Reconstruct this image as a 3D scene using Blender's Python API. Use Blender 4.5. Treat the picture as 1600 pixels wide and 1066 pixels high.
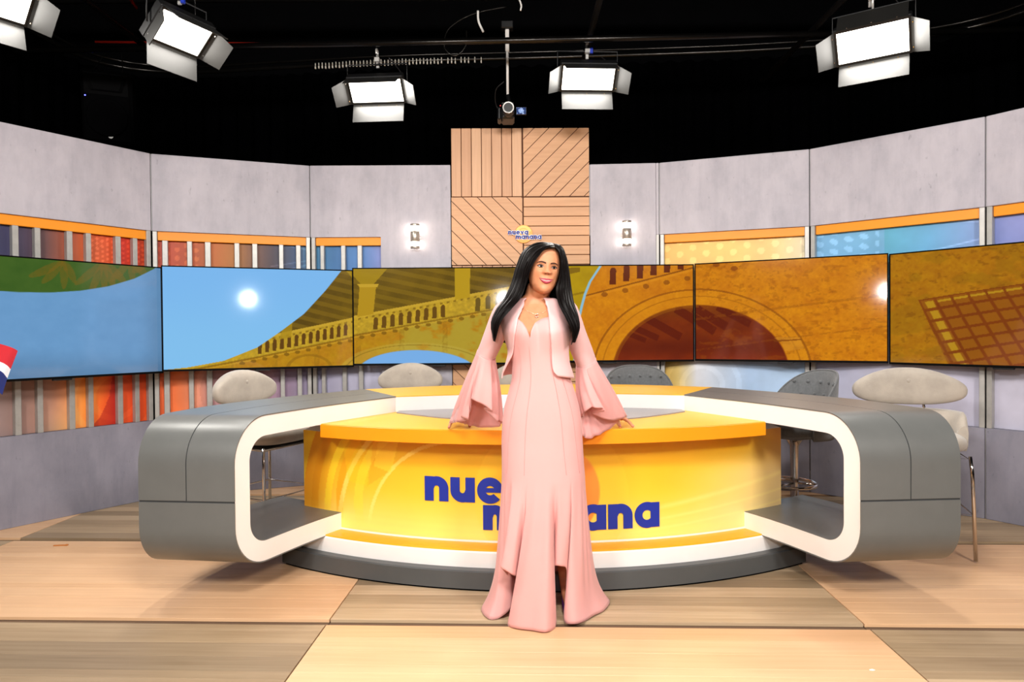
import bpy, math, random
import numpy as np
from mathutils import Vector, Matrix

for o in list(bpy.data.objects):
    bpy.data.objects.remove(o, do_unlink=True)
SC = bpy.context.scene
COL = SC.collection
R = math.radians
random.seed(7)
RNG = np.random.default_rng(11)

# ------------------------------------------------------------------ camera
cam_data = bpy.data.cameras.new('camera')
cam_data.sensor_width = 36.0
cam_data.lens = 1060.0 / 1600.0 * 36.0
cam_data.clip_start = 0.05
camera = bpy.data.objects.new('camera', cam_data)
COL.objects.link(camera)
camera.matrix_world = (Matrix.Translation((0, 0, 1.33)) @ Matrix.Rotation(R(90 - 0.74), 4, 'X')
                       @ Matrix.Rotation(R(-0.45), 4, 'Z'))
SC.camera = camera

# ------------------------------------------------------------------ world, exposure
world = bpy.data.worlds.new('studio_world')
world.use_nodes = True
world.node_tree.nodes['Background'].inputs[0].default_value = (0.02, 0.02, 0.022, 1)
world.node_tree.nodes['Background'].inputs[1].default_value = 0.3
SC.world = world
SC.view_settings.view_transform = 'Standard'
SC.view_settings.look = 'None'
SC.view_settings.gamma = 1.0
SC.view_settings.use_curve_mapping = False
SC.view_settings.exposure = 0.0

# ------------------------------------------------------------------ studio lamps (the light of the fixtures built further down)
def area_light(name, loc, target, size, power, color=(1, 1, 1), spread=180):
    d = bpy.data.lights.new(name, 'AREA')
    d.shape = 'RECTANGLE'
    d.size, d.size_y = size
    d.energy = power
    d.color = color
    d.spread = R(spread)
    o = bpy.data.objects.new(name, d)
    COL.objects.link(o)
    o.location = loc
    o.rotation_euler = (Vector(target) - Vector(loc)).to_track_quat('-Z', 'Y').to_euler()
    return o

# front lamps of the lighting grid, behind and above the photographer: (position, target, watts)
WARM = (1.0, 0.955, 0.91)
KEYS = [((-2.3, -0.9, 3.25), (-0.6, 4.2, 0.9), 150),
        ((2.5, -0.9, 3.25), (0.9, 4.2, 0.9), 150),
        ((0.1, 0.5, 3.45), (0.15, 4.0, 0.9), 120)]
for i, (p, t, w) in enumerate(KEYS):
    v = (Vector(t) - Vector(p)).normalized()
    area_light('key_light', Vector(p) + v * 0.03, t, (0.9, 0.5), w, WARM)

# visible panels above the set: centre of the lit face, yaw of the facing direction (0 = towards -Y), tilt down, watts
PANELS = [((-1.031, 5.256, 3.20), -4, 45, 26),
          ((0.608, 5.295, 3.30), 3, 45, 26),
          ((2.298, 4.322, 3.15), -33, 40, 30),
          ((-2.036, 4.230, 3.20), 62, 50, 30),
          ((-2.870, 3.800, 3.22), 55, 45, 26)]
def panel_dir(yaw, tilt):
    a, b = R(yaw), R(tilt)
    return Vector((math.sin(a) * math.cos(b), -math.cos(a) * math.cos(b), -math.sin(b)))
for (p, yaw, tilt, w) in PANELS:
    d = panel_dir(yaw, tilt)
    area_light('panel_light', Vector(p) + d * 0.02, Vector(p) + d, (0.38, 0.18), w, (1, .96, .9))

# ------------------------------------------------------------------ helpers
def lin(c):
    c = np.asarray(c, dtype=float) / 255.0
    return np.where(c <= 0.04045, c / 12.92, ((c + 0.055) / 1.055) ** 2.4)
def L4(c):
    v = lin(c)
    return (float(v[0]), float(v[1]), float(v[2]), 1.0)

class NT:
    def __init__(self, name):
        self.m = bpy.data.materials.new(name)
        self.m.use_nodes = True
        self.t = self.m.node_tree
        self.b = self.t.nodes['Principled BSDF']
    def n(self, kind, **kw):
        nd = self.t.nodes.new(kind)
        for k, v in kw.items():
            if k.startswith('i_'):
                key = k[2:]
                nd.inputs[int(key) if key.isdigit() else key.replace('_', ' ')].default_value = v
            else:
                setattr(nd, k, v)
        return nd
    def l(self, a, b):
        self.t.links.new(a, b)
    def set(self, **kw):
        for k, v in kw.items():
            self.b.inputs[k.replace('_', ' ')].default_value = v
        return self
    def coords(self, scale=(1, 1, 1), kind='Object', offset=False):
        tc = self.n('ShaderNodeTexCoord')
        mp = self.n('ShaderNodeMapping')
        mp.inputs['Scale'].default_value = scale
        self.l(tc.outputs[kind], mp.inputs['Vector'])
        if offset:
            oi = self.n('ShaderNodeObjectInfo')
            mul = self.n('ShaderNodeMath', operation='MULTIPLY', i_1=37.0)
            self.l(oi.outputs['Random'], mul.inputs[0])
            cb = self.n('ShaderNodeCombineXYZ')
            for k in range(3):
                self.l(mul.outputs[0], cb.inputs[k])
            self.l(cb.outputs[0], mp.inputs['Location'])
        return mp.outputs[0]
    def noise(self, vec, scale, detail=4, rough=.55):
        nd = self.n('ShaderNodeTexNoise')
        nd.inputs['Scale'].default_value = scale
        nd.inputs['Detail'].default_value = detail
        nd.inputs['Roughness'].default_value = rough
        if vec is not None:
            self.l(vec, nd.inputs['Vector'])
        return nd.outputs['Fac']
    def ramp(self, fac, stops):
        nd = self.n('ShaderNodeValToRGB')
        e = nd.color_ramp.elements
        while len(e) > 1:
            e.remove(e[-1])
        e[0].position, e[0].color = stops[0]
        for p, c in stops[1:]:
            x = e.new(p)
            x.color = c
        self.l(fac, nd.inputs[0])
        return nd.outputs[0]
    def mix(self, fac, a, b, mode='MIX'):
        nd = self.n('ShaderNodeMix', data_type='RGBA', blend_type=mode)
        for sock, v in ((nd.inputs['Factor'], fac), (nd.inputs['A'], a), (nd.inputs['B'], b)):
            pass
        ins = [s for s in nd.inputs if s.enabled]
        for sock, v in zip(ins, (fac, a, b)):
            if hasattr(v, 'is_output'):
                self.l(v, sock)
            else:
                sock.default_value = v
        return [s for s in nd.outputs if s.enabled][0]
    def bump(self, fac, strength=.2, dist=.01):
        nd = self.n('ShaderNodeBump')
        nd.inputs['Strength'].default_value = strength
        nd.inputs['Distance'].default_value = dist
        self.l(fac, nd.inputs['Height'])
        self.l(nd.outputs[0], self.b.inputs['Normal'])

MAT = {}
def plain(key, rgb, rough=.5, metal=0., var=.06, scale=6, bump=0., bscale=60, **kw):
    t = NT(key)
    c = np.array(lin(rgb))
    v = t.coords()
    fac = t.noise(v, scale)
    lo, hi = c * (1 - var), np.minimum(c * (1 + var), 1)
    col = t.ramp(fac, [(0.3, (*lo, 1)), (0.7, (*hi, 1))])
    t.l(col, t.b.inputs['Base Color'])
    t.set(Roughness=rough, Metallic=metal)
    for k, val in kw.items():
        t.b.inputs[k.replace('_', ' ')].default_value = val
    if bump:
        t.bump(t.noise(v, bscale, 3), bump, .004)
    MAT[key] = t.m
    return t.m

def glow(key, rgb, strength):
    t = NT(key)
    t.set(Base_Color=(0.8, 0.8, 0.8, 1), Emission_Color=L4(rgb), Emission_Strength=strength, Roughness=.6)
    MAT[key] = t.m
    return t.m

def mesh_obj(name, verts, faces, mat, parent=None, smooth=False, loc=None, shade_auto=None):
    me = bpy.data.meshes.new(name)
    me.from_pydata([tuple(map(float, v)) for v in verts], [], [tuple(int(i) for i in f) for f in faces])
    me.update()
    if smooth:
        me.polygons.foreach_set('use_smooth', [True] * len(me.polygons))
        if shade_auto is not None:
            me.set_sharp_from_angle(angle=R(shade_auto))
    o = bpy.data.objects.new(name, me)
    COL.objects.link(o)
    if mat is not None:
        me.materials.append(MAT[mat] if isinstance(mat, str) else mat)
    if parent is not None:
        o.parent = parent
    if loc is not None:
        o.location = loc
    return o

def thing(name, label, cat, loc=(0, 0, 0), rz=0., group=None):
    o = bpy.data.objects.new(name, None)
    o.empty_display_size = .1
    COL.objects.link(o)
    o.location = loc
    o.rotation_euler = (0, 0, rz)
    return tag(o, label, cat, group)
def tag(o, label=None, cat=None, group=None, kind=None):
    if label: o['label'] = label
    if cat: o['category'] = cat
    if group: o['group'] = group
    if kind: o['kind'] = kind
    return o
def struct(o):
    o['kind'] = 'structure'
    return o
def copy_tree(o, parent=None):
    c = o.copy()
    COL.objects.link(c)
    if parent is not None:
        c.parent = parent
    for ch in list(o.children):
        copy_tree(ch, c)
    return c

class MB:
    """collects shapes of ONE part"""
    def __init__(self):
        self.v, self.f = [], []
    def add(self, verts, faces):
        b = len(self.v)
        self.v += [tuple(p) for p in verts]
        self.f += [tuple(i + b for i in f) for f in faces]
        return self
    def box(self, lo, hi, M=None):
        (a, b, c), (d, e, f) = lo, hi
        vs = [(a, b, c), (d, b, c), (d, e, c), (a, e, c), (a, b, f), (d, b, f), (d, e, f), (a, e, f)]
        if M is not None:
            vs = [M @ Vector(p) for p in vs]
        return self.add(vs, [(0, 3, 2, 1), (4, 5, 6, 7), (0, 1, 5, 4), (1, 2, 6, 5), (2, 3, 7, 6), (3, 0, 4, 7)])
    def bbox(self, lo, hi, r=.004, M=None):
        """box with chamfered edges"""
        lo, hi = Vector(lo), Vector(hi)
        c = (lo + hi) / 2
        h = (hi - lo) / 2
        r = min(r, h.x * .9, h.y * .9, h.z * .9)
        vs, idx = [], {}
        for sx in (-1, 1):
            for sy in (-1, 1):
                for sz in (-1, 1):
                    for ax in range(3):
                        p = [sx * (h.x - (0 if ax == 0 else r)), sy * (h.y - (0 if ax == 1 else r)), sz * (h.z - (0 if ax == 2 else r))]
                        idx[(sx, sy, sz, ax)] = len(vs)
                        vs.append(c + Vector(p))
        fs = []
        for ax in range(3):
            for s in (-1, 1):
                ring = []
                for (a, b) in ((-1, -1), (1, -1), (1, 1), (-1, 1)):
                    k = [0, 0, 0]
                    k[ax] = s
                    k[(ax + 1) % 3] = a
                    k[(ax + 2) % 3] = b
                    ring.append(idx[(*k, ax)])
                fs.append(tuple(ring if s > 0 else ring[::-1]))
        for ax in range(3):                       # edges parallel to ax
            b1, b2 = (ax + 1) % 3, (ax + 2) % 3
            for s1 in (-1, 1):
                for s2 in (-1, 1):
                    k0 = [0, 0, 0]; k1 = [0, 0, 0]
                    k0[ax], k1[ax] = -1, 1
                    k0[b1] = k1[b1] = s1
                    k0[b2] = k1[b2] = s2
                    q = (idx[(*k0, b1)], idx[(*k1, b1)], idx[(*k1, b2)], idx[(*k0, b2)])
                    fs.append(q if s1 * s2 > 0 else q[::-1])
        for sx in (-1, 1):
            for sy in (-1, 1):
                for sz in (-1, 1):
                    q = tuple(idx[(sx, sy, sz, a)] for a in range(3))
                    fs.append(q if sx * sy * sz > 0 else q[::-1])
        if M is not None:
            vs = [M @ p for p in vs]
        return self.add(vs, fs)
    def tube(self, pts, r, n=12, closed=False, cap=True):
        pts = [Vector(p) for p in pts]
        m = len(pts)
        rr = r if hasattr(r, '__len__') else [r] * m
        T = []
        for i in range(m):
            if closed:
                t = pts[(i + 1) % m] - pts[i - 1]
            else:
                t = pts[min(i + 1, m - 1)] - pts[max(i - 1, 0)]
            T.append(t.normalized())
        up = Vector((0, 0, 1)) if abs(T[0].z) < .9 else Vector((1, 0, 0))
        a = T[0].cross(up).normalized()
        vs = []
        for i in range(m):
            a = (a - T[i] * a.dot(T[i])).normalized()
            b = T[i].cross(a)
            for k in range(n):
                w = 2 * math.pi * k / n
                vs.append(pts[i] + (a * math.cos(w) + b * math.sin(w)) * rr[i])
        fs = []
        for i in range(m if closed else m - 1):
            j = (i + 1) % m
            for k in range(n):
                q = (k + 1) % n
                fs.append((i * n + k, j * n + k, j * n + q, i * n + q))
        if cap and not closed:
            fs.append(tuple(range(n)))
            fs.append(tuple((m - 1) * n + k for k in range(n))[::-1])
        return self.add(vs, fs)
    def lathe(self, prof, n=24, M=None, cap=True):
        """prof: list of (r, z)"""
        vs = []
        for (r, z) in prof:
            for k in range(n):
                w = 2 * math.pi * k / n
                p = Vector((r * math.cos(w), r * math.sin(w), z))
                vs.append(M @ p if M is not None else p)
        fs = []
        for i in range(len(prof) - 1):
            for k in range(n):
                q = (k + 1) % n
                fs.append((i * n + k, i * n + q, (i + 1) * n + q, (i + 1) * n + k))
        if cap:
            fs.append(tuple(range(n))[::-1])
            fs.append(tuple((len(prof) - 1) * n + k for k in range(n)))
        return self.add(vs, fs)
    def grid(self, P, closed_u=False, closed_v=False):
        """P[i][j] points"""
        ni, nj = len(P), len(P[0])
        vs = [p for row in P for p in row]
        fs = []
        for i in range(ni if closed_u else ni - 1):
            for j in range(nj if closed_v else nj - 1):
                i2, j2 = (i + 1) % ni, (j + 1) % nj
                fs.append((i * nj + j, i2 * nj + j, i2 * nj + j2, i * nj + j2))
        return self.add(vs, fs)
    def build(self, name, mat, parent=None, smooth=False, auto=None, loc=None):
        return mesh_obj(name, self.v, self.f, mat, parent, smooth, loc, auto)

def spline(pts, n):
    """Catmull-Rom through points, n samples per span"""
    P = [np.array(p, dtype=float) for p in pts]
    out = []
    for i in range(len(P) - 1):
        p0 = P[i - 1] if i > 0 else 2 * P[i] - P[i + 1]
        p1, p2 = P[i], P[i + 1]
        p3 = P[i + 2] if i + 2 < len(P) else 2 * P[i + 1] - P[i]
        for k in range(n):
            t = k / n
            out.append(.5 * ((2 * p1) + (-p0 + p2) * t + (2 * p0 - 5 * p1 + 4 * p2 - p3) * t * t + (-p0 + 3 * p1 - 3 * p2 + p3) * t ** 3))
    out.append(P[-1])
    return np.array(out)

def color_grid(name, P, C, mat, parent=None, smooth=False):
    """P (ni,nj,3) points, C (ni,nj,3) srgb 0-255 print colours kept on the points"""
    ni, nj = P.shape[:2]
    idx = np.arange(ni * nj).reshape(ni, nj)
    q = np.stack([idx[:-1, :-1], idx[1:, :-1], idx[1:, 1:], idx[:-1, 1:]], -1).reshape(-1, 4)
    me = bpy.data.meshes.new(name)
    me.vertices.add(ni * nj)
    me.vertices.foreach_set('co', P.reshape(-1).astype(np.float32))
    me.loops.add(len(q) * 4)
    me.loops.foreach_set('vertex_index', q.reshape(-1).astype(np.int32))
    me.polygons.add(len(q))
    me.polygons.foreach_set('loop_start', (np.arange(len(q)) * 4).astype(np.int32))
    me.update(calc_edges=True)
    if smooth:
        me.polygons.foreach_set('use_smooth', [True] * len(q))
    a = me.color_attributes.new('print', 'FLOAT_COLOR', 'POINT')
    c4 = np.ones((ni * nj, 4), dtype=np.float32)
    c4[:, :3] = lin(np.clip(C.reshape(-1, 3), 0, 255))
    a.data.foreach_set('color', c4.reshape(-1))
    o = bpy.data.objects.new(name, me)
    COL.objects.link(o)
    me.materials.append(MAT[mat])
    if parent is not None:
        o.parent = parent
    return o

# value noise for prints
def vnoise(x, y, seed=0):
    xi, yi = np.floor(x).astype(int), np.floor(y).astype(int)
    xf, yf = x - xi, y - yi
    def hsh(a, b):
        n = (a * 374761393 + b * 668265263 + seed * 974711) & 0x7fffffff
        n = ((n ^ (n >> 13)) * 1274126177) & 0x7fffffff
        return (n & 0xffff) / 65535.0
    u, v = xf * xf * (3 - 2 * xf), yf * yf * (3 - 2 * yf)
    return (hsh(xi, yi) * (1 - u) + hsh(xi + 1, yi) * u) * (1 - v) + (hsh(xi, yi + 1) * (1 - u) + hsh(xi + 1, yi + 1) * u) * v
def fbm(x, y, seed=0, o=4):
    s, a, t = 0, .5, 0
    for k in range(o):
        s = s + a * vnoise(x * 2 ** k, y * 2 ** k, seed + k)
        t += a
        a *= .55
    return s / t
def sstep(a, b, x):
    t = np.clip((x - a) / (b - a), 0, 1)
    return t * t * (3 - 2 * t)
def blend(C, m, rgb):
    m = np.asarray(m)[..., None]
    return C * (1 - m) + np.asarray(rgb, dtype=float) * m
def in_poly(x, y, poly):
    r = np.zeros(x.shape, bool)
    n = len(poly)
    for i in range(n):
        (x1, y1), (x2, y2) = poly[i], poly[(i + 1) % n]
        if y1 == y2:
            continue
        c = ((y1 > y) != (y2 > y)) & (x < (x2 - x1) * (y - y1) / (y2 - y1) + x1)
        r ^= c
    return r.astype(float)

# ------------------------------------------------------------------ materials
def concrete(key, a, b, c):
    t = NT(key)
    v = t.coords((1, 1, .35), offset=False)
    v2 = t.coords((1.0, 1.0, .12))
    n1 = t.noise(v, 2.2, 6, .6)
    n2 = t.noise(v2, 14, 6, .65)
    n3 = t.noise(v, 38, 4, .6)
    base = t.ramp(n1, [(.3, L4(b)), (.52, L4(a)), (.72, L4(c))])
    st = t.ramp(n2, [(.30, (.86, .86, .88, 1)), (.52, (1, 1, 1, 1))])
    col = t.mix(.6, base, st, 'MULTIPLY')
    n4 = t.noise(t.coords((1, 1, .7)), 6.5, 7, .68)
    bl = t.ramp(n4, [(.36, (.80, .81, .83, 1)), (.56, (1, 1, 1, 1))])
    col = t.mix(.55, col, bl, 'MULTIPLY')
    sp = t.ramp(n3, [(.27, (.6, .6, .62, 1)), (.34, (1, 1, 1, 1))])
    col = t.mix(.6, col, sp, 'MULTIPLY')
    t.l(col, t.b.inputs['Base Color'])
    t.set(Roughness=.62)
    t.bump(n2, .06, .004)
    MAT[key] = t.m
concrete('concrete', (190, 185, 194), (172, 168, 178), (202, 196, 205))
concrete('concrete_low', (136, 134, 147), (114, 113, 126), (150, 147, 160))

def wood(key, tones, grain, axis_scale, rough=.45, vary=.5):
    """planks: the tone of each plank comes from its own random number, the grain from noise stretched along it"""
    t = NT(key)
    oi = t.n('ShaderNodeObjectInfo')
    tone = t.ramp(oi.outputs['Random'], [(i / max(1, len(tones) - 1), L4(c)) for i, c in enumerate(tones)])
    v = t.coords(axis_scale, offset=True)
    n = t.noise(v, 3.0, 6, .6)
    g = t.ramp(n, [(.3, (*[x for x in grain], 1)), (.62, (1, 1, 1, 1))])
    col = t.mix(vary, tone, g, 'MULTIPLY')
    t.l(col, t.b.inputs['Base Color'])
    t.set(Roughness=rough)
    MAT[key] = t.m
wood('floor_light', [(222, 178, 138), (228, 186, 145), (216, 171, 129), (232, 192, 153)], (.80, .73, .64), (.5, 14, 14), .38)
wood('floor_dark', [(150, 128, 100), (190, 164, 132), (142, 122, 97), (166, 142, 112), (198, 172, 140), (148, 131, 107)], (.68, .62, .55), (.5, 16, 16), .42, .7)
wood('wall_wood', [(214, 166, 128), (206, 156, 118), (220, 174, 136)], (.80, .72, .64), (16, 16, .6), .5)
wood('wall_wood_flat', [(218, 166, 122), (210, 160, 118)], (.80, .72, .64), (.7, 16, 16), .5)
plain('studio_black', (4, 4, 5), .95, var=.2, Specular_IOR_Level=.05)
plain('curtain_black', (2, 2, 2.5), .98, var=.2, Specular_IOR_Level=.0)
plain('grout', (104, 80, 60), .9)
plain('groove', (92, 58, 40), .9)
plain('aluminium', (176, 174, 170), .42, .35, var=.08, scale=20)
plain('aluminium_strip', (172, 172, 174), .45, .2, var=.06, scale=20)
plain('amber_paint', (246, 150, 8), .5, var=.03)
plain('desk_amber', (242, 146, 8), .42, var=.02)
plain('desk_yellow', (232, 174, 52), .4, var=.02)
plain('step_amber', (244, 168, 30), .42, var=.02)
plain('bezel_black', (4, 4, 4), .6, var=.1, Specular_IOR_Level=.08)
plain('desk_white', (236, 232, 228), .4, var=.015)
plain('desk_grey', (106, 107, 105), .36, .15, var=.04, scale=10)
plain('desk_core', (52, 54, 56), .5)
plain('plinth_grey', (78, 80, 81), .38, .1, var=.05)
plain('inset_grey', (138, 134, 138), .3, .1, var=.02)
plain('letter_blue', (14, 42, 150), .45, var=.02)
plain('letter_white', (245, 245, 248), .5, var=.01)
plain('chrome', (205, 200, 196), .12, 1., var=.02)
plain('steel', (196, 194, 190), .35, .45, var=.05)
plain('glider_metal', (236, 230, 218), .35, .2, var=.1, scale=80)
plain('brass_steel', (188, 178, 168), .3, .6, var=.05)
plain('black_plastic', (16, 16, 18), .4, var=.1)
plain('black_metal', (20, 20, 21), .45, .3, var=.1)
plain('rail_metal', (50, 48, 46), .22, .9, var=.2)
plain('door_metal', (19, 18, 16), .6, 0., var=.06, scale=14)
plain('white_paint', (216, 214, 210), .45, var=.02)
plain('beige_velvet', (168, 158, 146), .9, var=.14, scale=9, bump=.25, bscale=220, Sheen_Weight=.4)
plain('grey_tweed', (92, 94, 96), .92, var=.16, scale=60, bump=.35, bscale=260, Sheen_Weight=.3)
plain('teal_cloth', (10, 92, 92), .9, var=.12)
plain('blue_plastic', (20, 50, 170), .4)
plain('red_cloth', (196, 36, 48), .85, var=.05)
plain('white_cloth', (232, 232, 236), .85, var=.03)
plain('blue_cloth', (28, 40, 110), .85, var=.05)
plain('chip_wood', (188, 112, 46), .8, var=.15)
plain('paper_white', (246, 240, 228), .8)
glow('lamp_face', (255, 247, 232), 9)
glow('sconce_glass', (255, 240, 220), 20)
glow('led_blue', (40, 60, 255), 4)
glow('flash_face', (255, 255, 255), 260)

def print_mat(key, rough):
    t = NT(key)
    a = t.n('ShaderNodeAttribute', attribute_name='print')
    t.l(a.outputs['Color'], t.b.inputs['Base Color'])
    t.set(Roughness=rough)
    MAT[key] = t.m
print_mat('wall_print', .5)
print_mat('desk_print', .42)
def screen_mat(key, strength):
    t = NT(key)
    a = t.n('ShaderNodeAttribute', attribute_name='print')
    t.set(Base_Color=(.006, .006, .007, 1), Roughness=.075, Emission_Strength=strength)
    t.b.inputs['IOR'].default_value = 1.5
    t.l(a.outputs['Color'], t.b.inputs['Emission Color'])
    MAT[key] = t.m
screen_mat('screen', 1.0)
def origin(o):
    p = Vector((0, 0, 0))
    while o is not None:
        p = p + o.location
        o = o.parent
    return p
def buildw(mb, name, mat, parent, smooth=False, auto=None):
    """shape collected in place coordinates -> part of a thing standing at its own base"""
    q = origin(parent)
    return mesh_obj(name, [Vector(v) - q for v in mb.v], mb.f, mat, parent, smooth, None, auto)

# ================================================================== floor
FY = -0.038
FO = np.array([-0.857, 3.14])
def G(u, v):
    return (FO[0] + u * math.cos(FY) - v * math.sin(FY), FO[1] + u * math.sin(FY) + v * math.cos(FY))
floor = struct(MB().box((-7, -5, -.12), (7, 7.4, -.022)).build('floor', 'grout'))
plank_mesh = {}
def plank(w, dark, length=2.434):
    k = (w, dark)
    if k not in plank_mesh:
        b = MB().bbox((0, 0, -.016), (length, w - .0006, 0), .0008)
        o = b.build('plank', 'floor_dark' if dark else 'floor_light')
        plank_mesh[k] = o.data
        bpy.data.objects.remove(o)
    return plank_mesh[k]
for j in range(-2, 3):
    for i in range(-2, 3):
        if i == 2 and j > 1 or (abs(i) == 2 and j < -1):
            continue
        dark = (i + j) % 2 == 0
        x, y = G(i * 2.44 + .002, j * 1.22 + .0015)
        slab = mesh_obj('floor_panel', *(lambda m: (m.v, m.f))(MB().box((0, 0, -.006), (2.434, 1.214, 0))), 'grout', floor)
        slab.location = (x, y, -.0165)
        slab.rotation_euler = (0, 0, FY)
        v = 0.
        ws = [.061, .122, .061, .122, .122, .061, .122, .061, .122, .122, .122, .122]
        random.shuffle(ws)
        for w in ws:
            if v + w > 1.2141:
                w = .061 if v + .061 <= 1.2141 else 0
            if not w:
                continue
            p = bpy.data.objects.new('plank', plank(w, dark))
            COL.objects.link(p)
            p.parent = slab
            p.location = (0, v, .0165)
            v += w

# ================================================================== black studio shell
struct(MB().box((-7, 7.2, -.1), (7, 7.4, 5)).build('wall_back', 'studio_black'))
struct(MB().box((-7.2, -5, -.1), (-7, 7.4, 5)).build('wall_left', 'studio_black'))
struct(MB().box((7, -5, -.1), (7.2, 7.4, 5)).build('wall_right', 'studio_black'))
struct(MB().box((-7.2, -5.2, -.1), (7.2, -5, 5)).build('wall_front', 'studio_black'))
struct(MB().box((-7.2, -5.2, 5), (7.2, 7.4, 5.2)).build('ceiling', 'studio_black'))

# ================================================================== set flats
V = [(-3.60, 4.506), (-2.915, 5.512), (-1.756, 5.95), (-0.526, 5.966), (0.693, 5.982), (1.298, 5.945), (2.431, 5.533), (3.294, 4.72), (3.987, 3.716)]
V = [Vector((a, b, 0)) for a, b in V]
ZT, ZU, ZY, ZL = 2.80, 2.175, 2.103, 0.635

def frame(A, B):
    e = (B - A).normalized()
    n = Vector((e.y, -e.x, 0))          # towards the camera
    M = Matrix(((e.x, -n.x, 0, A.x), (e.y, -n.y, 0, A.y), (0, 0, 1, 0), (0, 0, 0, 1)))
    return M, (B - A).length            # local x along the flat, local y away from the camera

def flat_print(i, s, z, L):
    """printed artwork of the flats: s along the flat, z up, colours as printed"""
    C = np.zeros(s.shape + (3,)) + 160.
    up = z > 1.4
    if i == 0:
        k = s / L
        cols = [(0, (40, 46, 84)), (.22, (58, 54, 92)), (.38, (92, 62, 66)), (.50, (168, 84, 56)), (.62, (206, 92, 44)), (.80, (222, 76, 30)), (.801, (214, 36, 14)), (.92, (200, 52, 18)), (1, (190, 60, 20))]
        lo = [(0, (150, 138, 140)), (.25, (150, 118, 110)), (.40, (184, 136, 116)), (.52, (238, 142, 90)), (.60, (248, 120, 44)), (.72, (240, 86, 26)), (.80, (214, 28, 12)), (.801, (246, 96, 40)), (.9, (222, 66, 16)), (1, (238, 90, 30))]
        dots = ((np.hypot((s * 26) % 1 - .5, (z * 26 + np.floor(s * 26) * .5) % 1 - .5) < .3) & (k > .6)).astype(float)
    elif i == 1:
        k = s / L
        cols = [(0, (184, 52, 16)), (.18, (190, 70, 14)), (.36, (190, 96, 14)), (.5, (180, 110, 26)), (.62, (120, 74, 50)), (.75, (62, 44, 60)), (.9, (34, 68, 112)), (1, (58, 120, 160))]
        lo = [(0, (246, 96, 34)), (.12, (244, 116, 50)), (.26, (226, 140, 110)), (.36, (180, 130, 132)), (.5, (150, 100, 116)), (.66, (170, 128, 146)), (.8, (150, 122, 148)), (1, (150, 142, 172))]
        dots = ((np.hypot((s * 14) % 1 - .5, (z * 14 + np.floor(s * 14) * .5) % 1 - .5) < .28) & (k < .3)).astype(float)
    elif i == 2:
        k = s / .62
        cols = [(0, (62, 130, 170)), (.3, (52, 110, 166)), (.7, (74, 124, 186)), (1, (128, 136, 196))]
        lo = [(0, (150, 146, 176)), (.4, (178, 176, 200)), (1, (186, 186, 208))]
        dots = np.zeros(s.shape)
    elif i == 5:
        k = s / L
        cols = [(0, (238, 186, 96)), (.5, (246, 198, 108)), (.75, (246, 206, 128)), (1, (236, 224, 190))]
        lo = [(0, (172, 132, 40)), (.12, (214, 186, 110)), (.25, (214, 216, 222)), (.6, (168, 196, 230)), (1, (178, 206, 236))]
        dots = (np.hypot((s * 9) % 1 - .5, (z * 9 + np.floor(s * 9) * .5) % 1 - .5) < .26).astype(float) * .8
    elif i == 6:
        k = s / L
        cols = [(0, (118, 174, 218)), (.45, (110, 172, 214)), (.451, (88, 168, 200)), (.7, (96, 164, 208)), (1, (128, 150, 206))]
        lo = [(0, (176, 180, 206)), (.5, (186, 184, 204)), (1, (188, 186, 206))]
        dots = ((np.hypot((s * 9) % 1 - .5, ((z + s * .25) * 13 + np.floor(s * 9) * .5) % 1 - .5) < .3) & (k < .42)).astype(float)
    else:
        k = s / L
        cols = [(0, (126, 140, 200)), (.4, (146, 146, 200)), (1, (120, 140, 200))]
        lo = [(0, (190, 188, 206)), (1, (190, 188, 206))]
        dots = np.zeros(s.shape)
    def ramp(st, k):
        p = [a for a, _ in st]
        return np.stack([np.interp(k, p, [c[q] for _, c in st]) for q in range(3)], -1)
    U, W = ramp(cols, np.clip(k, 0, 1)), ramp(lo, np.clip(k, 0, 1))
    U = U + dots[..., None] * 26
    # thin light beams printed across the cool parts
    for (a, b, wd) in ((.9, 1.62, .012), (.55, 1.78, .008), (-.5, 2.25, .01), (-.35, 2.35, .006)):
        d = np.abs(z - (b + a * (s - .2) * .35))
        U = U + (np.clip(1 - d / wd, 0, 1) * (U[..., 2] > U[..., 0] - 10))[..., None] * 45
    # round swirls in the lower part
    cx = {0: .95, 1: .62, 5: .35}.get(i)
    if cx is not None:
        rr = np.hypot(s - cx, (z - .85))
        ring = (np.sin(rr * 46) > .5) & (rr < .42) & (rr > .14)
        W = W + ring[..., None] * 12.
    if i == 0:
        fl = sstep(.25, .0, np.abs((s - .62) - (z - .62) * .45))
        W = W + fl[..., None] * np.array([6, 26, 10.])
        dk = in_poly(s, z, [(.74, .6), (.95, .6), (.96, 1.05), (.93, 1.05), (.90, .85), (.83, .7)])
        W = blend(W, dk * .45, (150, 14, 6))
    C = np.where(up[..., None], U, W)
    n = fbm(s * 6, z * 6, 3 + i)[..., None]
    return C * (.93 + .14 * n)

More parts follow.
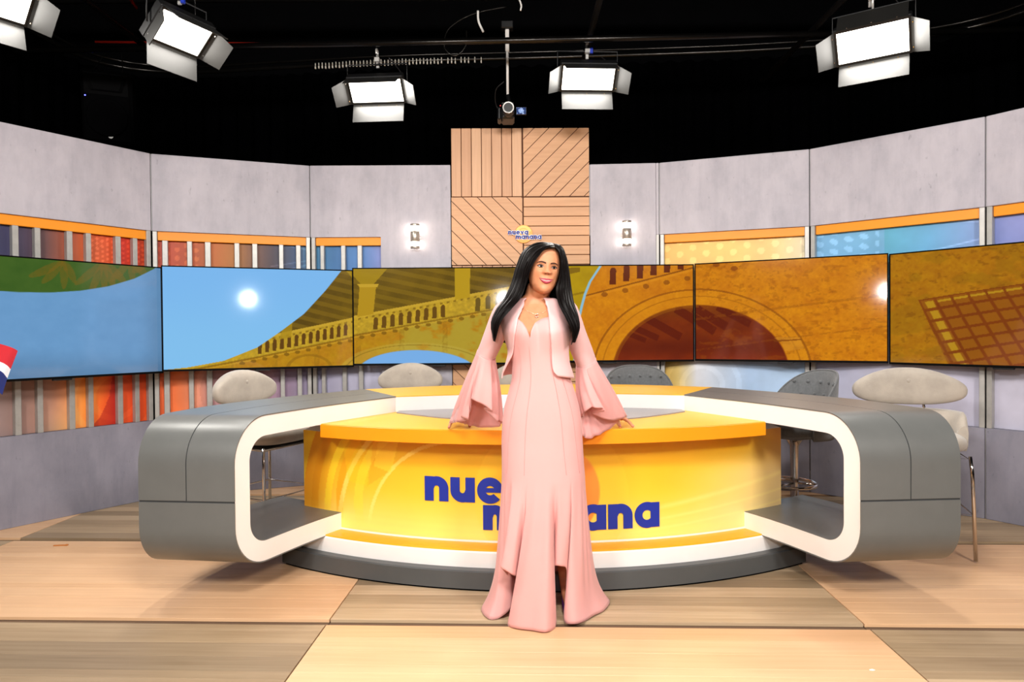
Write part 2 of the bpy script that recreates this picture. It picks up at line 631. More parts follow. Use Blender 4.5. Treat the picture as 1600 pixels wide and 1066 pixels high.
SLATS = {0: [(0.253, .292), (.390, .427), (.597, .636), (.728, .764), (.941, .98), (1.073, 1.108), (.06, .098)],
         1: [(.073, .115), (.257, .295), (.392, .436), (.619, .659), (.76, .801), (.976, 1.012), (1.116, 1.154)],
         2: [(.081, .114), (.262, .299), (.405, .444)]}
FLABEL = {0: 'concrete-look set wall flat at the left edge with navy to red print behind metal slats',
          1: 'concrete-look set wall flat with orange to dark blue print behind metal slats',
          2: 'concrete-look set wall flat carrying the wall lamp left of the timber panel',
          4: 'narrow plain concrete-look set wall flat carrying the wall lamp right of the timber panel',
          5: 'concrete-look set wall flat with pale yellow print above the screens',
          6: 'concrete-look set wall flat with light blue dotted print above the screens',
          7: 'concrete-look set wall flat with violet print at the right edge'}
for i in range(8):
    if i == 3:
        continue
    M, L = frame(V[i], V[i + 1])
    T = thing('set_flat', FLABEL[i], 'wall panel', V[i] + (V[i + 1] - V[i]) * .5, 0, 'set wall flats')
    g = .004
    def part(name, mat, *boxes, r=.003):
        m = MB()
        for b in boxes:
            m.bbox(b[0], b[1], r, M)
        return buildw(m, name, mat, T)
    if i == 4:
        part('concrete_panel', 'concrete', ((g, 0, 0), (L - .03, .05, ZT)))
        part('edge_profile', 'white_paint', ((L - .028, .004, 0), (L - g, .05, ZU)))
        part('upper_panel', 'concrete', ((L - .028, .001, ZU), (L - g, .05, ZT)))
    else:
        e0 = .613 if i == 2 else L - g
        if i == 2:                       # one angled board: full height beside the recess
            pl = [(g, ZU), (.613, ZU), (.613, 0), (L - g, 0), (L - g, ZT), (g, ZT)]
            vs = [M @ Vector((a, 0, b)) for a, b in pl] + [M @ Vector((a, .05, b)) for a, b in pl]
            fs = [(0, 1, 4, 5), (1, 2, 3, 4), (11, 10, 7, 6), (10, 9, 8, 7)] + [((q + 1) % 6, q, 6 + q, 6 + (q + 1) % 6) for q in range(6)]
            buildw(MB().add(vs, fs), 'concrete_panel', 'concrete', T)
        else:
            part('upper_panel', 'concrete', ((g, 0, ZU), (L - g, .05, ZT)))
        part('lower_panel', 'concrete_low', ((g, 0, 0), (e0, .05, ZL)))
        part('backing_board', 'studio_black', ((g, .075, 0), (L - g, .09, ZT - .01)))
        part('amber_strip', 'amber_paint', ((.04, .02, ZY), (e0 - (.03 if i != 2 else 0), .05, ZU)))
        ps = .038
        ends = [(.004, ps)] + ([(L - ps, L - .004)] if i != 2 else [])
        for a, b in ends:
            part('edge_profile', 'aluminium', ((a, .004, ZL), (b, .05, ZU)))
        for a, b in SLATS.get(i, []):
            part('slat', 'aluminium', ((a, .008, ZL), (b, .058, ZY)))
        nx, nz = int(e0 * 110), int((ZY - ZL) * 110)
        s, z = np.meshgrid(np.linspace(.01, e0 - .005, nx), np.linspace(ZL, ZY, nz), indexing='ij')
        C = flat_print(i, s, z, L)
        Mn = np.array(M)
        P = np.stack([Mn[k, 0] * s + Mn[k, 1] * .06 + Mn[k, 2] * z + Mn[k, 3] for k in range(3)], -1) - np.array(T.location)
        color_grid('printed_panel', P, C, 'wall_print', T)
    if i >= 1:
        part('joint_strip', 'aluminium_strip', ((-.004, .006, ZU), (.004, .05, ZT)))
        part('joint_strip', 'aluminium_strip', ((-.004, .006, 0), (.004, .05, ZL)))

# ================================================================== timber panel in the middle
M, L = frame(V[3], V[4])
T = thing('timber_panel', 'tall timber feature wall of four grooved squares behind the woman', 'wall panel', V[3] + (V[4] - V[3]) * .5)
m = MB().box((.006, .012, 0), (L - .006, .05, 3.12), M)
buildw(m, 'backing_board', 'groove', T)
xm = .632
def planks_strip(n, x0, x1, z0, z1, vert, gap=.006):
    for k in range(n):
        if vert:
            w = (x1 - x0) / n
            b = MB().bbox((x0 + k * w + gap / 2, 0, z0), (x0 + (k + 1) * w - gap / 2, .02, z1), .002, M)
            buildw(b, 'plank', 'wall_wood', T)
        else:
            w = (z1 - z0) / n
            b = MB().bbox((x0, 0, z0 + k * w + gap / 2), (x1, .02, z0 + (k + 1) * w - gap / 2), .002, M)
            buildw(b, 'plank', 'wall_wood_flat', T)
def clip_half(poly, nx, nz, d):
    out = []
    for a, b in zip(poly, poly[1:] + poly[:1]):
        da, db = a[0] * nx + a[1] * nz - d, b[0] * nx + b[1] * nz - d
        if da <= 0: out.append(a)
        if da * db < 0:
            t = da / (da - db)
            out.append((a[0] + (b[0] - a[0]) * t, a[1] + (b[1] - a[1]) * t))
    return out
def planks_diag(x0, x1, z0, z1, up, pitch=.0915, gap=.006):
    k = .70710678
    nx, nz = (-k, k) if up else (k, k)          # normal to the boards
    cs = [x * nx + z * nz for x in (x0, x1) for z in (z0, z1)]
    d = min(cs) + .03
    prev = min(cs) - 1
    while True:
        poly = [(x0, z0), (x1, z0), (x1, z1), (x0, z1)]
        poly = clip_half(poly, nx, nz, d - gap / 2)
        poly = clip_half(poly, -nx, -nz, -(prev + gap / 2))
        if len(poly) >= 3:
            n = len(poly)
            vs = [M @ Vector((a, 0, b)) for a, b in poly] + [M @ Vector((a, .02, b)) for a, b in poly]
            fs = [tuple(range(n)), tuple(range(2 * n - 1, n - 1, -1))] + [((q + 1) % n, q, n + q, n + (q + 1) % n) for q in range(n)]
            buildw(MB().add(vs, fs), 'plank', 'wall_wood_flat', T)
        if d > max(cs):
            break
        prev, d = d, d + pitch
for (zb, zt) in ((1.925, 3.12), (.72, 1.915), (0, .71)):
    zm = zt - .6
    if zb > .1:
        planks_strip(7, .004, xm - .006, zm + .004, zt, True)
        planks_diag(xm + .006, L - .004, zm + .004, zt, True)
        planks_diag(.004, xm - .006, zb, zm - .004, False)
        planks_strip(7, xm + .006, L - .004, zb, zm - .004, False)
    else:
        planks_strip(7, .004, xm - .006, zb, zt, True)
        planks_strip(7, xm + .006, L - .004, zb, zt, True)
# ================================================================== screens
def bil(c, u, v):
    """picture position of a point of a screen: c = corners (tl, tr, br, bl)"""
    (a, b, d, e) = [np.array(p, float) for p in c]
    x = (a[0] * (1 - u) + b[0] * u) * (1 - v) + (e[0] * (1 - u) + d[0] * u) * v
    y = (a[1] * (1 - u) + b[1] * u) * (1 - v) + (e[1] * (1 - u) + d[1] * u) * v
    return x, y
def line_dist(x, y, a, b):
    """signed distance to the line a-b (positive below)"""
    dx, dy = b[0] - a[0], b[1] - a[1]
    l = math.hypot(dx, dy)
    return ((y - a[1]) * dx - (x - a[0]) * dy) / l
def along(x, y, a, b):
    dx, dy = b[0] - a[0], b[1] - a[1]
    l = math.hypot(dx, dy)
    return ((x - a[0]) * dx + (y - a[1]) * dy) / l
def aa(m):
    return np.clip(m, 0, 1)
def arch_window(x, y, cx, by, w, h, sk=-.12):
    """narrow arched opening, foot at (cx, by)"""
    yy = by - y
    xx = x - cx - sk * yy * -1 * .3
    body = (np.abs(xx) < w / 2) & (yy > 0) & (yy < h - w / 2)
    top = (np.hypot(xx, (yy - (h - w / 2)) * .8) < w / 2) & (yy >= h - w / 2)
    return (body | top).astype(float)

def screen_art(i, x, y):
    n = fbm(x * .05, y * .07, 5)
    nf = fbm(x * .22, y * .25, 9)
    if i == 0:                                            # pale blue, green dome with palm leaves
        C = np.stack([104 + 0 * x, 152 + 0 * x, 198 + 0 * x], -1) + ((n - .5) * 8)[..., None]
        C = C * (1 - .16 * sstep(540, 600, y) - .12 * sstep(200, 262, x))[..., None]
        edge = np.interp(x, [-260, -120, -40, 0, 50, 100, 150, 200, 240, 262], [405, 438, 452, 454.5, 455, 452, 445, 433, 418, 404])
        g = aa(edge - y)
        gc = np.stack([52 + 16 * n, 86 + 12 * n, 24 + 8 * n], -1)
        for (cx, cy, a0, ln) in [(70, 402, 2.6, 60), (70, 402, 2.2, 50), (70, 402, 1.4, 46), (70, 402, .9, 42), (140, 404, 2.4, 62), (140, 404, 1.9, 58), (140, 404, 1.4, 50), (140, 404, 1.0, 52), (140, 404, .6, 60), (190, 404, .5, 50), (190, 404, 1.2, 36), (190, 404, 2.3, 48), (225, 404, 2.4, 34), (-60, 410, 1.2, 60), (-140, 410, 1.8, 50)]:
            dx, dy = x - cx, y - cy
            t = dx * math.cos(a0) + dy * math.sin(a0)
            d = np.abs(-dx * math.sin(a0) + dy * math.cos(a0) - (t / ln) ** 2 * 6)
            m = (t > 0) & (t < ln) & (d < 6 * np.sin(np.clip(t / ln, 0, 1) * math.pi) ** .6 + 1)
            gc = blend(gc, m * (.35 + .35 * nf), (118, 92, 18))
        return C * (1 - g[..., None]) + gc * g[..., None]
    if i in (1, 2):
        # one facade across two screens: ceiling beams, balustrade, wall with an arch
        C = np.stack([80 + 34 * n, 60 + 26 * n, 3 + 8 * n], -1)
        beam = np.sin((y + (x - 540) * -.22 + (x - 540) ** 2 * .00010) * .42) > .1
        C = blend(C, beam * .5, (136, 106, 18))
        C = blend(C, (sstep(500, 560, x) * sstep(820, 600, x)) * .15, (160, 130, 10))
        yc = np.interp(x, [250, 400, 550, 800, 840], [592, 560, 527, 477, 469])     # cornice under the balustrade
        sl = (y - yc) * .975
        s = x * 1.03
        top = 31.
        rail = (sl > -top) & (sl < 0)
        C = blend(C, rail.astype(float), (186, 150, 34))
        C = C * np.where(rail, .86 + .3 * nf, 1)[..., None]
        C = blend(C, ((sl > -top) & (sl < -top + 4)) * .8, (198, 160, 44))
        tri = (np.abs(((s / 11.) % 1) - .5) < .2) & (sl > -top + 5) & (sl < -top + 8)
        C = blend(C, tri * .6, (110, 80, 6))
        Yc = lambda v: float(np.interp(v, [250, 400, 550, 800, 840], [592, 560, 527, 477, 469]))
        for k in range(-4, 9):                            # openings of the balustrade
            cx = 446 + k * 11.6
            C = blend(C, arch_window(x, y, cx, Yc(cx) - 5, 6.2, 18), (96, 62, 6))
        for k in range(0, 9):
            cx = 585.5 + k * 13.2
            C = blend(C, arch_window(x, y, cx, Yc(cx) - 3, 7.0, 19), (102, 70, 8))
        for k in range(0, 3):
            cx = 746 + k * 16
            C = blend(C, arch_window(x, y, cx, Yc(cx) - 2, 7.8, 21), (104, 80, 12))
        wall = sl > 0
        wc = np.stack([176 + 20 * (nf - .5) + 8 * n, 128 + 26 * (n - .5) + 20 * (nf - .5), 8 + 10 * nf], -1)
        pale = sstep(590, 640, x + (y - 540) * .4) * sstep(.38, .62, n + .12)
        wc = blend(wc, pale * .8, (172, 152, 48))
        wc = blend(wc, (np.sin(s * .09) > .93) * (nf > .45) * .25, (120, 84, 6))
        C = np.where(wall[..., None], wc, C)
        C = blend(C, ((sl > -1.5) & (sl < 1.5)) * .55, (118, 82, 4))
        C = blend(C, ((sl > 1.5) & (sl < 4)) * .5, (206, 160, 40))
        for k in range(-3, 24):                           # corbels
            cx = 425 + k * 17.4
            C = blend(C, (np.hypot((x - cx) / 4.2, (y - Yc(cx) - 5) / 2.8) < 1) * .75, (120, 84, 4))
        # columns
        col = in_poly(x, y, [(560, 448), (586, 448), (582, 492), (557, 497)])
        C = blend(C, col, (178, 140, 22))
        C = blend(C, in_poly(x, y, [(556, 444), (590, 444), (588, 449), (560, 449)]), (196, 158, 40))
        C = blend(C, in_poly(x, y, [(536, 416), (606, 416), (582, 444), (562, 444)]) * .9, (166, 134, 14))
        C = blend(C, in_poly(x, y, [(710, 416), (734, 416), (734, 464), (710, 468)]), (182, 146, 20))
        C = blend(C, in_poly(x, y, [(440, 500), (452, 492), (450, 528), (430, 532)]) * .8, (170, 136, 18))
        # arch of the wall with sky below
        r = np.hypot((x - 652) / 96., (y - 586) / 37.5)
        C = blend(C, (r < 1.30) * (r > 1.0) * .4, (190, 168, 70))
        C = blend(C, ((r < 1.22) & (r > 1.19)) * .5, (122, 98, 16))
        C = blend(C, aa((1 - r) * 30), (118, 172, 228))
        r2 = np.hypot((x - 480) / 34., (y - 580) / 22.)
        C = blend(C, ((r2 < 1.15) & (r2 > .98)) * .4, (128, 88, 4))
        if i == 1:                                        # sky with the round cut-out edge
            ex = np.interp(y, [400, 420, 452, 490, 520, 545, 567, 578, 590], [542, 531, 505, 470, 431, 396, 345, 292, 200])
            sky = np.stack([122 + 6 * sstep(420, 560, y), 182 + 8 * sstep(420, 560, y), 236 + 0 * y], -1)
            m = aa((ex - x) * .8 + .5)
            C = C * (1 - m[..., None]) + sky * m[..., None]
        return C
    # i = 3, 4, 5: amber facade
    C = np.stack([202 + 24 * (nf - .5) + 26 * (n - .5), 122 + 26 * (nf - .5) + 30 * (n - .5), 2 + 8 * nf], -1)
    if i == 3:
        a, b = (900, 466), (1086, 416)
        sl = line_dist(x, y, a, b)
        C = blend(C, (np.abs(sl) < 1.2) * .6, (104, 52, 0))
        C = blend(C, ((sl > 1.5) & (sl < 5)) * .45, (220, 142, 24))
        for k in range(6):
            cx = 957 + k * 21.6
            C = blend(C, arch_window(x, y, cx, 444 - k * 4.9, 10, 26), (100, 38, 2))
        for k in range(6):
            cx = 944 + k * 33.
            C = blend(C, (np.hypot((x - cx) / 5., (y - (460 - k * 6.6)) / 4.) < 1) * .6, (120, 60, 0))
        # olive part left of a thin light blue arc
        ex = np.interp(y, [405, 417, 440, 460, 480, 510, 545, 570], [944, 936, 921, 913, 907.5, 901, 897, 896])
        ol = np.stack([176 + 24 * (n - .5), 142 + 24 * (n - .5), 4 + 0 * x], -1)
        ol = blend(ol, (np.abs(line_dist(x, y, (880, 464), (920, 455))) < 1.6) * .5, (120, 88, 0))
        ol = blend(ol, in_poly(x, y, [(880, 418), (905, 417), (905, 424), (880, 430)]) * .7, (110, 80, 8))
        ol = blend(ol, sstep(880, 830, x) * .5, (150, 150, 120))
        m = aa(ex - x + .5)
        C = C * (1 - m[..., None]) + ol * m[..., None]
        C = blend(C, aa(2.6 - np.abs(x - ex)), (140, 186, 206))
    if i in (3, 4):
        r = np.hypot((x - 1092) / 136., (y - 586) / 110.)
        r = np.where(x > 1092, np.hypot((x - 1092) / 152., (y - 586) / 110.), r)
        C = blend(C, ((r > 1.0) & (r < 1.22)) * .35, (214, 140, 14))
        C = blend(C, (np.abs(r - 1.22) < .012) * .6, (128, 66, 0))
        C = blend(C, (np.abs(r - 1.12) < .008) * .4, (140, 76, 0))
        inn = np.stack([116 + 30 * (n - .5) + 24 * sstep(500, 440, y) + 12 * sstep(545, 570, y), 40 + 16 * (n - .5) + 18 * sstep(510, 470, y), 0 * x + 2], -1)
        for (p, q, w) in [((980, 508), (1030, 530), 5), ((1008, 496), (1066, 528), 6.5), ((1058, 482), (1120, 520), 7), ((1086, 482), (1140, 512), 7), ((1124, 480), (1180, 508), 6), ((980, 522), (1010, 534), 4)]:
            d = np.abs(line_dist(x, y, p, q))
            tt = along(x, y, p, q)
            inn = blend(inn, (d < w) * (tt > 0) * (tt < math.dist(p, q)) * .75, (88, 20, 0))
        inn = blend(inn, sstep(520, 545, y) * sstep(575, 545, y) * .5, (84, 18, 0))
        m = aa((1 - r) * 60)
        C = C * (1 - m[..., None]) + inn * m[..., None]
        C = blend(C, ((r < 1) & (r > .955) & (x < 1092)) * .5, (150, 84, 6))
    if i == 4:
        C = blend(C, sstep(.6, .7, fbm(x * .07, y * .13, 31)) * .35, (148, 78, 0))
        C = blend(C, sstep(.66, .72, fbm(x * .16, y * .2, 47)) * .2, (112, 52, 0))
        C = blend(C, ((np.abs(line_dist(x, y, (1150, 492), (1388, 462))) < 2) + (np.abs(line_dist(x, y, (1230, 532), (1388, 512))) < 1.5)) * (nf > .42) * .35, (140, 74, 0))
        C = blend(C, in_poly(x, y, [(1218, 530), (1260, 529), (1262, 536), (1266, 548), (1236, 552), (1232, 538)]) * .5, (208, 140, 40))
        C = blend(C, in_poly(x, y, [(1219, 534), (1262, 532), (1262, 534), (1219, 537)]) * .7, (120, 58, 0))
        C = blend(C, (np.hypot((x - 1122) / 6, (y - 412) / 4) < 1) * .7, (130, 62, 0))
        C = blend(C, (np.hypot((x - 1153) / 6, (y - 418) / 4) < 1) * .7, (130, 62, 0))
    if i == 5:
        C = C * np.array([.84, .90, .7])
        C = blend(C, sstep(.5, .66, fbm(x * .03, y * .06, 61)) * .35, (134, 96, 2))
        C = blend(C, sstep(.62, .7, fbm(x * .1, y * .2, 71)) * .4, (116, 66, 0))
        q = [(1436, 468), (1610, 440), (1780, 412), (1780, 620), (1505, 620)]
        g = in_poly(x, y, q)
        # lattice: coordinates inside the slanted window
        uu = (x - 1436 - (y - 468) * .52) / 1.
        vv = y - 468 + (x - 1436) * .163
        brown = np.stack([128 + 16 * (n - .5), 62 + 10 * (n - .5), 2 + 0 * x], -1)
        cell = (np.abs((uu / 27.5) % 1 - .5) < .40) & (np.abs((vv / 19.) % 1 - .5) < .38)
        brown = blend(brown, cell * .6, (154, 96, 8))
        inn = in_poly(x, y, [(1462, 474), (1610, 456), (1780, 430), (1780, 620), (1534, 620)])
        brown = blend(brown, inn * (1 - cell) * .4, (112, 44, 0))
        fr = g * (1 - inn)
        gap = fr * (((uu > 9) & (uu < 23) & (vv > 5) & (np.abs((vv / 19.) % 1 - .5) < .36)) | ((uu > 30) & (vv < 9) & (vv > 5.5) & (np.abs((uu / 27.5) % 1 - .5) < .42)))
        C = C * (1 - g[..., None]) + brown * g[..., None]
        C = blend(C, gap * .9, (182, 138, 20))
    return C

TVS = [  # left end, right end in plan, z of the bottom edge left and right, picture corners of the artwork, words
    ((-3.53, 4.134), (-2.742, 5.333), 1.030, [(-120, 386), (253.5, 417), (256, 582), (-120, 608)], 'large wall screen at the left edge showing pale blue with a green dome'),
    ((-2.735, 5.300), (-1.358, 5.823), 1.042, [(255, 417), (549, 420), (552, 572), (257, 582)], 'wall screen showing blue sky cut by a curved ochre building'),
    ((-1.355, 5.776), (.104, 5.792), 1.056, [(550, 420), (817, 416), (818, 567), (553, 572)], 'wall screen showing an ochre balustrade above a small blue arch'),
    ((.107, 5.792), (1.562, 5.810), 1.068, [(818, 416), (1084.5, 412.5), (1086, 564), (818, 567)], 'wall screen directly right of the woman showing an amber arch with small windows'),
    ((1.565, 5.810), (2.842, 5.121), 1.073, [(1086, 412), (1388, 397), (1388, 568), (1087, 564)], 'wall screen showing plain amber masonry with the end of a dark arch'),
    ((2.844, 5.119), (3.72, 3.948), 1.066, [(1389, 395), (1740, 363), (1740, 586), (1389, 568)], 'wall screen at the right edge showing a brown lattice window'),
]
for i, (A, B, zb, cor, lab) in enumerate(TVS):
    A, B = Vector((*A, 0)), Vector((*B, 0))
    Mx, L = frame(A, B)
    T = thing('wall_screen', lab, 'screen', (A + B) / 2 + Vector((0, 0, zb)), 0, 'row of wall screens')
    H = .832
    bz = .009
    m = MB()
    for b in (((0, 0, 0), (L, .028, .016)), ((0, 0, H - bz), (L, .028, H)), ((0, 0, .016), (bz, .028, H - bz)), ((L - bz, 0, .016), (L, .028, H - bz))):
        m.bbox((b[0][0], b[0][1], b[0][2] + zb), (b[1][0], b[1][1], b[1][2] + zb), .002, Mx)
    buildw(m, 'bezel', 'bezel_black', T)
    buildw(MB().bbox((.004, .014, zb + .004), (L - .004, .045, zb + H - .004), .006, Mx), 'back_cover', 'bezel_black', T)
    buildw(MB().bbox((L * .5 - .06, .004, zb - .012), (L * .5 + .06, .03, zb + .001), .003, Mx), 'sensor_bar', 'black_plastic', T)
    buildw(MB().bbox((L * .5 - .2, .045, zb + .25), (L * .5 + .2, .14, zb + .6), .004, Mx), 'wall_bracket', 'black_metal', T)
    nx, nz = int(L * 210), 180
    u, v = np.meshgrid(np.linspace(0, 1, nx), np.linspace(0, 1, nz), indexing='ij')
    px, py = bil(cor, u, v)
    C = screen_art(i, px, py)
    s, z = bz + u * (L - 2 * bz), zb + H - bz - v * (H - bz - .016)
    Mn = np.array(Mx)
    P = np.stack([Mn[k, 0] * s + Mn[k, 1] * .008 + Mn[k, 2] * z + Mn[k, 3] for k in range(3)], -1) - np.array(T.location)
    color_grid('display', P[:, ::-1], C[:, ::-1], 'screen', T)
# ================================================================== presenter desk
DX, DY, DYAW = .165, 4.0, R(-1.2)
desk = thing('presenter_desk', 'curved grey, white and yellow presenter desk with blue lettering, the woman leaning on it', 'desk', (DX, DY, 0), DYAW)
# local coordinates of the desk: u to the right, v away from the camera, both from (DX, DY)
RC = 6.21 - DY                               # centre of the front arcs
def arc_pt(rad, s):
    """point at arc length s (from the middle) on the front arc of radius rad"""
    a = s / rad
    return (rad * math.sin(a), RC - rad * math.cos(a))
def arc_at_u(rad, u):
    return RC - math.sqrt(rad * rad - u * u)

def slab_arc(rad, half, back, z0, z1, n=48, bevel=.006):
    """plate with a bowed front of radius rad between u=-half..half and a straight back edge"""
    us = np.linspace(-half, half, n)
    ring = [(u, arc_at_u(rad, u)) for u in us] + [(half, back), (-half, back)]
    N = len(ring)
    b = bevel
    inner = [(u * (1 - b / half), arc_at_u(rad, u) + b) for u in us] + [(half - b, back - b), (-half + b, back - b)]
    vs = [(x, y, z0) for x, y in ring] + [(x, y, z1 - b) for x, y in ring] + [(x, y, z1) for x, y in inner]
    fs = [tuple(range(N))[::-1], tuple(range(2 * N, 3 * N))]
    for k in range(N):
        q = (k + 1) % N
        fs += [(k, q, N + q, N + k), (N + k, N + q, 2 * N + q, 2 * N + k)]
    return MB().add(vs, fs)

slab_arc(2.777, 1.50, .62, .012, .105).build('plinth', 'plinth_grey', desk, True, 30)
slab_arc(2.765, 1.48, .60, 0, .013).build('plinth_foot', 'studio_black', desk, True, 30)
step = slab_arc(2.722, 1.475, .62, .104, .188).build('step', 'desk_white', desk, True, 30)
slab_arc(2.712, 1.40, .60, .1875, .196, bevel=.002).build('step_cover', 'step_amber', step, True, 30)

# printed front
body = slab_arc(2.580, 1.425, .70, .19, .752, bevel=.002).build('front_body', 'desk_white', desk, True, 30)
nS, nZ = 420, 90
s, z = np.meshgrid(np.linspace(-1.513, 1.513, nS), np.linspace(.206, .752, nZ), indexing='ij')
k = (s + 1.513) / 3.026
n = fbm(s * 3, z * 4, 21)
base_t = np.stack([np.interp(z, [.2, .45, .75], [c0, c1, c2]) for c0, c1, c2 in ((252, 246, 222), (224, 194, 160), (126, 48, 14))], -1)  # printed yellows, top darkened to paint in the shade under the worktop
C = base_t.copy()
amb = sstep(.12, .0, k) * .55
C = blend(C, amb * 1.3, (238, 142, 8))
for (cx, cz, rad, wd, a, col) in [(-.62, .30, .95, .10, .5, (250, 210, 40)), (-.62, .30, .80, .06, .5, (236, 152, 14)), (-.62, .30, .69, .05, .45, (250, 214, 44)), (-.62, .34, .60, .05, .4, (238, 156, 18)), (-.6, .36, .48, .06, .4, (252, 216, 60)),
                            (-.5, .20, .72, .03, .35, (255, 236, 140)), (-.45, .18, .56, .02, .3, (255, 236, 150))]:
    r = np.hypot(s - cx, (z - cz))
    m = ((np.abs(r - rad) < wd / 2) & (s < cx)).astype(float)
    C = blend(C, m * min(a * 1.5, .9) * sstep(.22, .38, z), col)
C = blend(C, in_poly(s, z, [(-1.02, .46), (-.86, .56), (-.83, .76), (-.97, .76), (-.99, .60)]) * .35, (236, 150, 24))
C = blend(C, in_poly(s, z, [(-.86, .55), (-.97, .58), (-.93, .76), (-.80, .76)]) * .5, (252, 210, 60))
C = blend(C, in_poly(s, z, [(-1.15, .48), (-1.0, .46), (-1.02, .60), (-1.08, .76), (-1.2, .76)]) * .35, (252, 204, 30))
C = blend(C, sstep(.36, .22, z) * .5 * (.6 + .4 * np.sin(z * 150 + s * 3)), (255, 224, 110))
# sun behind the words
r = np.hypot(s - .05, z - .44)
C = blend(C, ((r < .42)) * .22, (255, 206, 60))
r = np.hypot(s - .045, z - .47)
C = blend(C, aa((.268 - r) * 120), (236, 142, 52))
# right end fades through peach to grey
C = blend(C, sstep(.70, .92, k) * .6 * sstep(.72, .5, z), (246, 222, 168))
C = blend(C, sstep(.88, 1.0, k) * .6, (226, 190, 140))
C = blend(C, sstep(.9, 1.0, k) * .6 * sstep(.45, .75, z), (206, 128, 24))
for (z0, sl, w) in ((.30, .10, .012), (.36, .14, .02), (.25, .08, .01)):
    d = np.abs(z - (z0 + (s - .6) * sl))
    C = blend(C, np.clip(1 - d / w, 0, 1) * sstep(.3, .8, s) * .45, (255, 232, 140))
C = C * (.97 + .06 * n)[..., None]
rr_ = 2.585
P = np.stack([rr_ * np.sin(s / rr_), RC - rr_ * np.cos(s / rr_), z], -1)
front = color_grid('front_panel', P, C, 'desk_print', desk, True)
m = MB()
N = 60
ring = [[(2.588 * math.sin(a) * 1., RC - 2.588 * math.cos(a), zz) for zz in (.194, .207)] for a in np.linspace(-.584, .584, N)]
m.grid(ring)
m.build('base_trim', 'desk_white', desk, True)

# ---- lettering built from strokes: each letter in a box of x-height 1
def ring_pts(cx, cy, ro, ri, a0, a1, n=28, sx=1.):
    out = []
    for k in range(n + 1):
        a = R(a0 + (a1 - a0) * k / n)
        out.append(((cx + ro * sx * math.cos(a), cy + ro * math.sin(a)), (cx + ri * sx * math.cos(a) * 1., cy + ri * math.sin(a))))
    return out
W = .39
def bar(x0, y0, x1, y1, n=8):
    """upright or level bar as strip of quads"""
    return [((x0 + (x1 - x0) * k / n, y0), (x0 + (x1 - x0) * k / n, y1)) for k in range(n + 1)]
def arch(x0, x1, y, h, w):
    cx, ro = (x0 + x1) / 2, (x1 - x0) / 2
    out = []
    for k in range(25):
        a = math.pi * (1 - k / 24)
        out.append(((cx + ro * math.cos(a), y + h * math.sin(a)), (cx + (ro - w) * math.cos(a), y + max(h - w * .95, .02) * math.sin(a))))
    return out
def letter_strips(ch):
    if ch == 'n':
        return [bar(0, 0, W, 1), arch(0.02, 1.02, .52, .49, W), bar(1.02 - W, 0, 1.02, .53)], 1.02
    if ch == 'u':
        return [[((1.02 - a[0], 1 - a[1]), (1.02 - b[0], 1 - b[1])) for a, b in st] for st in letter_strips('n')[0]], 1.02
    if ch == 'm':
        return [bar(0, 0, W, 1), arch(.02, .95, .52, .49, W), bar(.95 - W, 0, .95, .53), arch(.95 - W, 1.56, .52, .49, W), bar(1.56 - W, 0, 1.56, .53)], 1.56
    if ch == 'a':
        return [ring_pts(.54, .5, .53, .20, 0, 360, 40), bar(1.08 - W, 0, 1.08, 1)], 1.08
    if ch == 'e':
        return [ring_pts(.53, .5, .53, .19, 0, 318, 36), bar(.12, .42, 1.05, .60)], 1.06
    if ch == 'v':
        st = [[((0 + .40 * k / 8, 1 - k / 8), (.37 + .34 * k / 8 * .6, 1 - k / 8)) for k in range(9)]]
        st.append([((1.0 - .40 * k / 8, 1 - k / 8), (1.0 - .37 - .34 * k / 8 * .6, 1 - k / 8)) for k in range(9)])
        return st, 1.0
    if ch == 'N':
        st, w = letter_strips('n')
        return st + [[((.22 + .58 * k / 8, 1.16 + .05 * math.sin(k / 8 * 6.28)), (.22 + .58 * k / 8, 1.30 + .05 * math.sin(k / 8 * 6.28))) for k in range(9)]], w
def letter_mesh(ch, place, size, depth, wscale=1., grow=0.):
    """place(x, y, d) puts a point of the letter plane; a strip becomes a thin raised bar"""
    m = MB()
    st, w = letter_strips(ch)
    for stp in st:
        P = []
        for (a, b) in stp:
            a, b = np.array(a), np.array(b)
            if grow:
                d = (a - b) / (np.linalg.norm(a - b) + 1e-9)
                a, b = a + d * grow, b - d * grow
            P.append([place(a[0] * size * wscale, a[1] * size, 0), place(a[0] * size * wscale, a[1] * size, depth),
                      place(b[0] * size * wscale, b[1] * size, depth), place(b[0] * size * wscale, b[1] * size, 0)])
        m.grid(P, closed_v=True)
        m.add(P[0], [(0, 1, 2, 3)])
        m.add(P[-1], [(3, 2, 1, 0)])
    return m
def word(text, s0, z0, size, gap, ws):
    x = s0
    for ch in text:
        def place(px, py, d, x=x):
            a = (x + px) / 2.588
            rad = 2.588 + d
            return (rad * math.sin(a), RC - rad * math.cos(a), z0 + py)
        w = letter_strips(ch)[1] * size * ws
        letter_mesh(ch, place, size, .0025, ws).build('letter', 'letter_blue', front)
        x += w + gap
word('nueva', -.651, .411, .134, .012, 1.0)
word('maNana', -.322, .265, .134, .010, 1.0)

